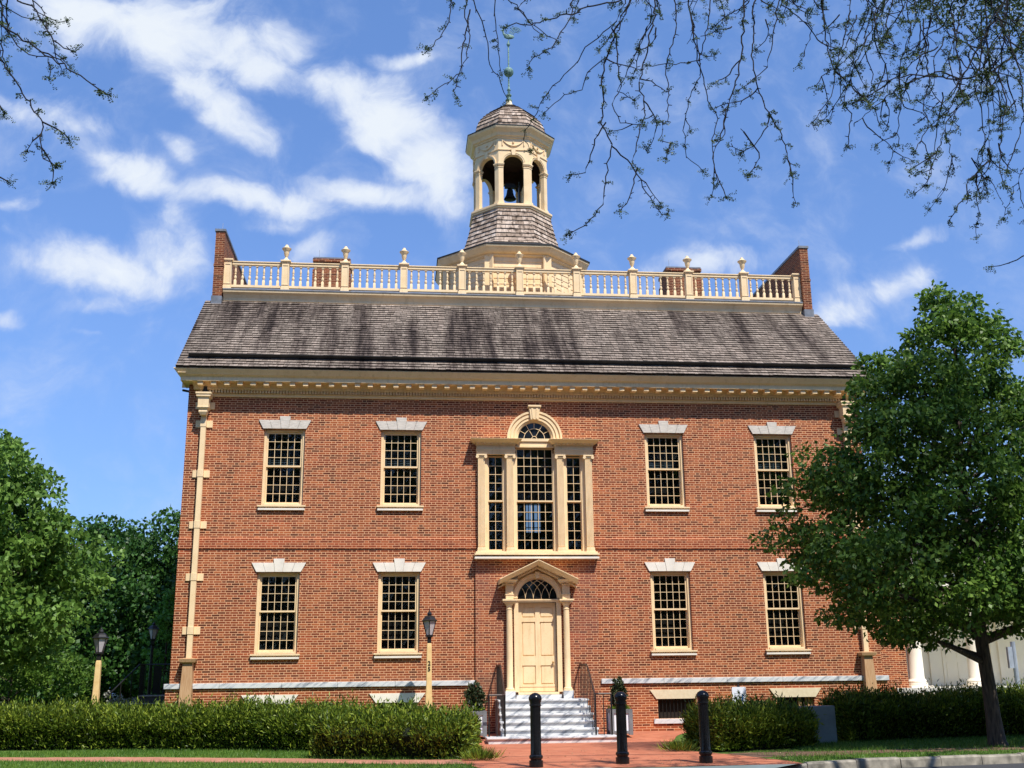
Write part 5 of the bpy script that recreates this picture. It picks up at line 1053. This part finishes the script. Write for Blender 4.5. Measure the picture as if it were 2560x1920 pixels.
def locust(name, label, base, trunk, strands, limbs, side, tufts, seed, canopy):
    t = thing(name, label, 'tree', base); rg = random.Random(seed); ob = Vector(base)
    MB().tube([Vector((a, b, z)) for a, b, z, r in trunk], [r for *_, r in trunk], 10).build('trunk', 'bark', t, smooth=True)
    mb = MB(); tw = MB(); LC = []; LD = []
    for L_ in limbs: MB().tube([Vector(p[:3])-ob for p in L_], [p[3] for p in L_], 7).build('limb', 'bark_dark', t, smooth=True)
    def tuft(p, d, n=7, ln=.15):
        for k in range(n):
            dd = Vector((rg.gauss(0, 1), rg.gauss(0, 1), rg.gauss(-.35, .7))).normalized()*ln*rg.uniform(.5, 1.2)
            for j in range(9):
                c = p+dd*(j/9.0)
                for s in (-1, 1):
                    LC.append(c); LD.append((dd.normalized(), s))
    def twig(p, d, length, r, depth=0, leafy=.28):
        pts = [p.copy()]; q = p.copy(); step = .085; n = max(3, int(length/step)); dv = d.normalized()
        bend = Vector((rg.gauss(0, .06), rg.gauss(0, .06), rg.gauss(0, .02)))
        for i in range(n):
            dv = (dv+bend+Vector((rg.gauss(0, .22), rg.gauss(0, .22), rg.gauss(0, .16)-.06))).normalized(); q = q+dv*step; pts.append(q.copy())
            node(q, dv, r, leafy, i/n)
        tw.tube(pts, [max(.0045, r*(1-.6*i/len(pts))) for i in range(len(pts))], 4)
        if depth < 1:
            for _ in range(max(0, int(length*1.3))):
                k = rg.randrange(1, len(pts)); twig(pts[k], Vector((rg.gauss(0, 1), rg.gauss(0, .8), -.5)), length*rg.uniform(.25, .5), r*.7, depth+1, leafy*1.2)
        if rg.random() < .65: tuft(q, dv, 5)
    def node(q, dv, r, leafy, f):
        if rg.random() < .55:   # short spur
            sp_ = Vector((rg.gauss(0, 1), rg.gauss(0, 1), rg.gauss(0, .7))).normalized()*rg.uniform(.025, .065); tw.tube([q, q+sp_], [.0075, .005], 4)
            if rg.random() < leafy+.22*f: tuft(q+sp_, dv, rg.randrange(2, 5), .11)
    for w, P_ in strands:
        pts = [Vector(p)-ob for p in P_]; r = (.0115, .0145, .0185, .022, .026)[w-1]
        if P_[0][2] > 9.2: pts = [pts[0]+Vector((rg.uniform(-.4, .4)+side*.3, rg.uniform(-.3, .3), 1.1))]+pts
        fine = []
        for a, b in zip(pts, pts[1:]):
            n = max(1, int((b-a).length/.085))
            for i in range(n):
                c = a.lerp(b, i/n)+Vector((rg.gauss(0, .011), rg.gauss(0, .011), rg.gauss(0, .009))); fine.append(c)
        fine.append(pts[-1]); N_ = len(fine)
        tw.tube(fine, [max(.0045, r*(1-(.55 if w < 3 else .85)*i/N_)) for i in range(N_)], 5)
        for i, q in enumerate(fine): node(q, (0, 0, -1), r, .20, i/N_)
        if w < 4: tuft(fine[-1], None, 6)
        nsub = int(len(fine)*.085*side_density(P_)*(1.0))
        for _ in range(nsub):
            k = rg.randrange(2, N_); twig(fine[k], Vector((rg.gauss(0, 1), rg.gauss(0, .7), -.6-rg.random())), rg.uniform(.3, .95), min(.0105, r*.75))
    # free hanging twigs that fill the canopy edge
    for (x0, x1, y0, y1, z0, z1, n, l0, l1) in tufts:
        for _ in range(n):
            twig(Vector((rg.uniform(x0, x1), rg.uniform(y0, y1), rg.uniform(z0, z1)))-ob, Vector((rg.gauss(0, .35), rg.gauss(0, .35), -1)), rg.uniform(l0, l1), .0115)
    tw.build('twigs', 'bark_dark', t)
    C = np.array([tuple(c) for c in LC]); Dv = np.array([tuple(d[0]) for d in LD]); S = np.array([d[1] for d in LD])[:, None]
    n = len(C); rnd = RNG.normal(size=(n, 3)); b = unit(np.cross(Dv, rnd))*S; wv_ = Dv*.0065; ln = .03*RNG.uniform(.7, 1.2, (n, 1))
    V_ = np.stack([C, C+b*ln*.5+wv_, C+b*ln, C+b*ln*.5-wv_], 1)
    (cx, cy, cz, rx, ry, rz_, nn_) = canopy
    u_ = unit(RNG.normal(size=(nn_, 3)))*RNG.uniform(.2, 1, (nn_, 1))**.5; CC = np.array([cx, cy, cz])-np.array(base)+u_*np.array([rx, ry, rz_])
    V2 = leafset(CC, .11, .035, -.2, 1)
    quads('leaves', np.concatenate([V_, V2]), 'leaf_locust', t)
    return t
def side_density(P_):
    x = sum(p[0] for p in P_)/len(P_); return 0.15 if x < -1.2 and x > -6 else (.8 if x < 1.0 else 1.25)
locust('honey_locust', 'overhanging honey locust with thin drooping thorny twigs across the upper right sky', (8.2, -17.5, 0),
       [(0, 0, -.15, .32), (0, 0, 2, .26), (-.2, 0, 5, .22), (-.3, 0, 8, .18), (-.4, 0, 10.5, .12), (-.2, 0, 13, .05)], SA,
       [[(8.0, -17.5, 6.0, .12), (7.6, -17.4, 9.5, .09), (6.6, -17.3, 12.2, .06), (2.5, -17.2, 12.2, .04), (-1, -17.2, 12.1, .03), (-4.5, -17.2, 11.9, .012)],
        [(7.9, -17.5, 7.4, .10), (7.5, -16.8, 10.6, .07), (6.4, -16.4, 13, .05), (2, -16.2, 13.2, .04), (-1.5, -16.2, 13.0, .02)],
        [(7.8, -17.5, 5.2, .08), (7.3, -17.2, 8.0, .05), (6.2, -17.2, 10.2, .03), (5.5, -17.2, 10.6, .024)],
        [(7.9, -17.5, 8.4, .10), (9.4, -16.5, 11, .07), (11.5, -15.8, 12.5, .03)]],
       1, [(1.6, 5.6, -18.2, -16.2, 10.4, 11.6, 40, .5, 1.4), (4.0, 6.2, -18, -16.4, 9.8, 11.4, 34, .5, 1.4), (4.4, 6.0, -17.8, -16.6, 8.6, 9.6, 12, .4, .9), (-1.0, 1.8, -18, -16.4, 10.7, 11.8, 16, .4, 1.2)], 31,
       (8.3, -14.6, 14.6, 3.6, 2.6, 1.5, 30000))  # unseen leaf patch above the view, placed to shade the bush
locust('honey_locust', 'overhanging honey locust with a few leafy twigs in the upper left corner', (-13.2, -17.5, 0),
       [(0, 0, -.15, .28), (0, 0, 3, .22), (.1, 0, 7, .16), (.2, 0, 11, .06)], SB,
       [[(-13.1, -17.5, 6.5, .11), (-12, -17.5, 8.8, .08), (-10.8, -17.5, 10.0, .05), (-9.3, -17.5, 10.7, .03)],
        [(-13.1, -17.5, 5.5, .08), (-11.8, -17.4, 8.2, .05), (-10.3, -17.4, 9.4, .03), (-9.35, -17.4, 9.7, .02)]],
       -1, [(-10.4, -9.0, -18, -17, 10.0, 10.9, 10, .4, .8)], 37, (-13.4, -16.5, 12.2, 2.6, 2.4, 1.3, 9000))

# ------------------------------------------------------------------ neighbours
PH = thing('portico_building', 'low building with white columned porch and grey roof behind the right tree', 'building', (11, 5, 0))
q = lambda x, y, z: (x-11, y-5, z)
def bx(x0, x1, y0, y1, z0, z1): return MB().box(x0-11, x1-11, y0-5, y1-5, z0, z1)
bx(9.95, 12.9, 4.9, 5.2, 0, 4.4).build('wall', 'brick_common', PH)
bx(12.9, 30, 7.4, 7.7, .9, 4.4).build('porch_wall', 'white_paint', PH)
bx(12.4, 30, 4.7, 7.4, .0, .95).build('porch_floor', 'porch_stone', PH)
mb = MB().lathe([(.34, 0), (.34, .08), (.32, .09), (.33, .14), (.28, .20), (.25, .24), (.245, 1.2), (.21, 3.0), (.24, 3.05), (.27, 3.15), (.27, 3.22)], n=24); mb.box(-.38, .38, -.38, .38, -.06, .0)
c0 = mb.build('column', 'white_paint', PH, smooth=True, loc=q(13.35, 5.25, 1.01))
for x in (15.45, 17.6, 19.7): dup(c0, PH, q(x, 5.25, 1.01))
bx(12.75, 30, 4.9, 7.4, 4.23, 4.75).box(12.6-11, 30-11, -.25, 2.4, 4.75, 4.85).build('entablature', 'white_paint', PH)
MB().prismx([(-.4, 4.85), (-.35, 4.95), (3.5, 6.6), (7.4, 4.95), (7.4, 4.85)], -1.2, 19).build('roof', 'roof_grey', PH)
dd = MB().box(0, .95, -.03, 0, 0, 2.25)
for a, b, c, d in ((.12, .42, 1.75, 2.1), (.53, .83, 1.75, 2.1), (.12, .42, .95, 1.6), (.53, .83, .95, 1.6), (.12, .42, .15, .8), (.53, .83, .15, .8)): dd.box(a, b, -.045, -.031, c, d)
dd.build('door', 'white_paint', PH, loc=q(15.4, 7.4, .96))
bx(14.9, 15.1, 7.33, 7.4, .95, 4.2).build('pilaster', 'white_paint', PH)
for x in (17.2, 17.5): bx(x, x+.14, 7.33, 7.4, .95, 4.2).build('pilaster', 'white_paint', PH)
bx(9.98, 16, 3.3, 3.6, 0, .72).build('ramp_wall', 'brick_old', PH); 
MB().prismx([(3.2-5, .72), (3.7-5, .72), (3.7-5, .80), (3.2-5, .80)], 9.96-11, 16-11).build('ramp_coping', 'stone_buff', PH)
# side stairs on the left of the building
ST = thing('side_stairs', 'dark stone stairs with black iron railing at the left side of the building', 'stairs', (-11.3, 5.0, 0))
mb = MB()
for k in range(4): mb.box(-.42-.16*k, .72, .0-.30*k, .9 if k == 0 else -.30*(k-1), 0, 1.02-.22*k-.03)
mb.build('risers', 'dark_step', ST)
mb = MB()
for k in range(4): mb.box(-.45-.16*k, .72, -.03-.30*k, .9 if k == 0 else -.30*(k-1)-.031, 1.02-.22*k-.0299, 1.02-.22*k)
mb.build('treads', 'step_tread', ST)
mb = MB().tube([(-1.0, -1.0, 1.15), (-.45, 0, 1.95), (-.45, .85, 1.95), (.7, .85, 1.95)], .022, 6)
for i in range(9): mb.tube([(-.45+.14*i, .85, 1.0), (-.45+.14*i, .85, 1.95)], .014, 5)
for i in range(7): mb.tube([(-.45, .1*i+.1, 1.0), (-.45, .1*i+.1, 1.95)], .012, 5)
for x, y, z0, z1 in ((-1.0, -1.0, .0, 1.15), (-.82, -.66, .3, 1.42), (-.6, -.3, .6, 1.72)): mb.tube([(x, y, z0), (x, y, z1)], .018, 5)
mb.box(-.2, .04, .83, .87, 1.05, 1.9)
mb.build('railing', 'iron', ST)
# grey metal pole at the far right
o = MB().tube([(0, 0, 0), (0, 0, 2.3)], .07, 10).box(-.2, -.06, -.05, .05, 1.55, 2.15).tube([(0, 0, .9), (-.55, -.1, .55)], .02, 5).build('metal_pole', 'pole_grey'); o.location = (13.95, 0.2, 0)
tag(o, 'pale grey metal pole with a small box at the far right edge', 'pole')
# parked cars far behind the left hedge
def car(loc, rz, mat, lb):
    t = thing('parked_car', lb, 'car', loc, rz, group='cars parked far behind the left hedge')
    MB().prism([(-2.2, .3), (2.2, .3), (2.25, .75), (1.9, .95), (1.0, 1.0), (.5, 1.45), (-1.2, 1.5), (-1.9, 1.05), (-2.25, .95)], -.85, .85).build('body', mat, t, bevel=.05)
    MB().prism([(.9, 1.02), (.45, 1.40), (-1.15, 1.44), (-1.75, 1.04)], -.86, .86).build('windows', 'pane', t)
    for x in (-1.4, 1.4):
        for y in (-.8, .8): MB().add([(x+.32*math.cos(2*PI*i/14), yy_, .32+.32*math.sin(2*PI*i/14)) for yy_ in (y-.1, y+.1) for i in range(14)], [tuple(range(14)), tuple(range(27, 13, -1))]+[(i, (i+1) % 14, (i+1) % 14+14, i+14) for i in range(14)]).build('wheel', 'rubber', t)
    return t
car((-21.3, 22, -.25), .1, 'car_white', 'white parked car at the left edge behind the hedge')
car((-17.3, 21, -.25), 0, 'car_dark', 'dark parked car between the bush and the cream lamp post')
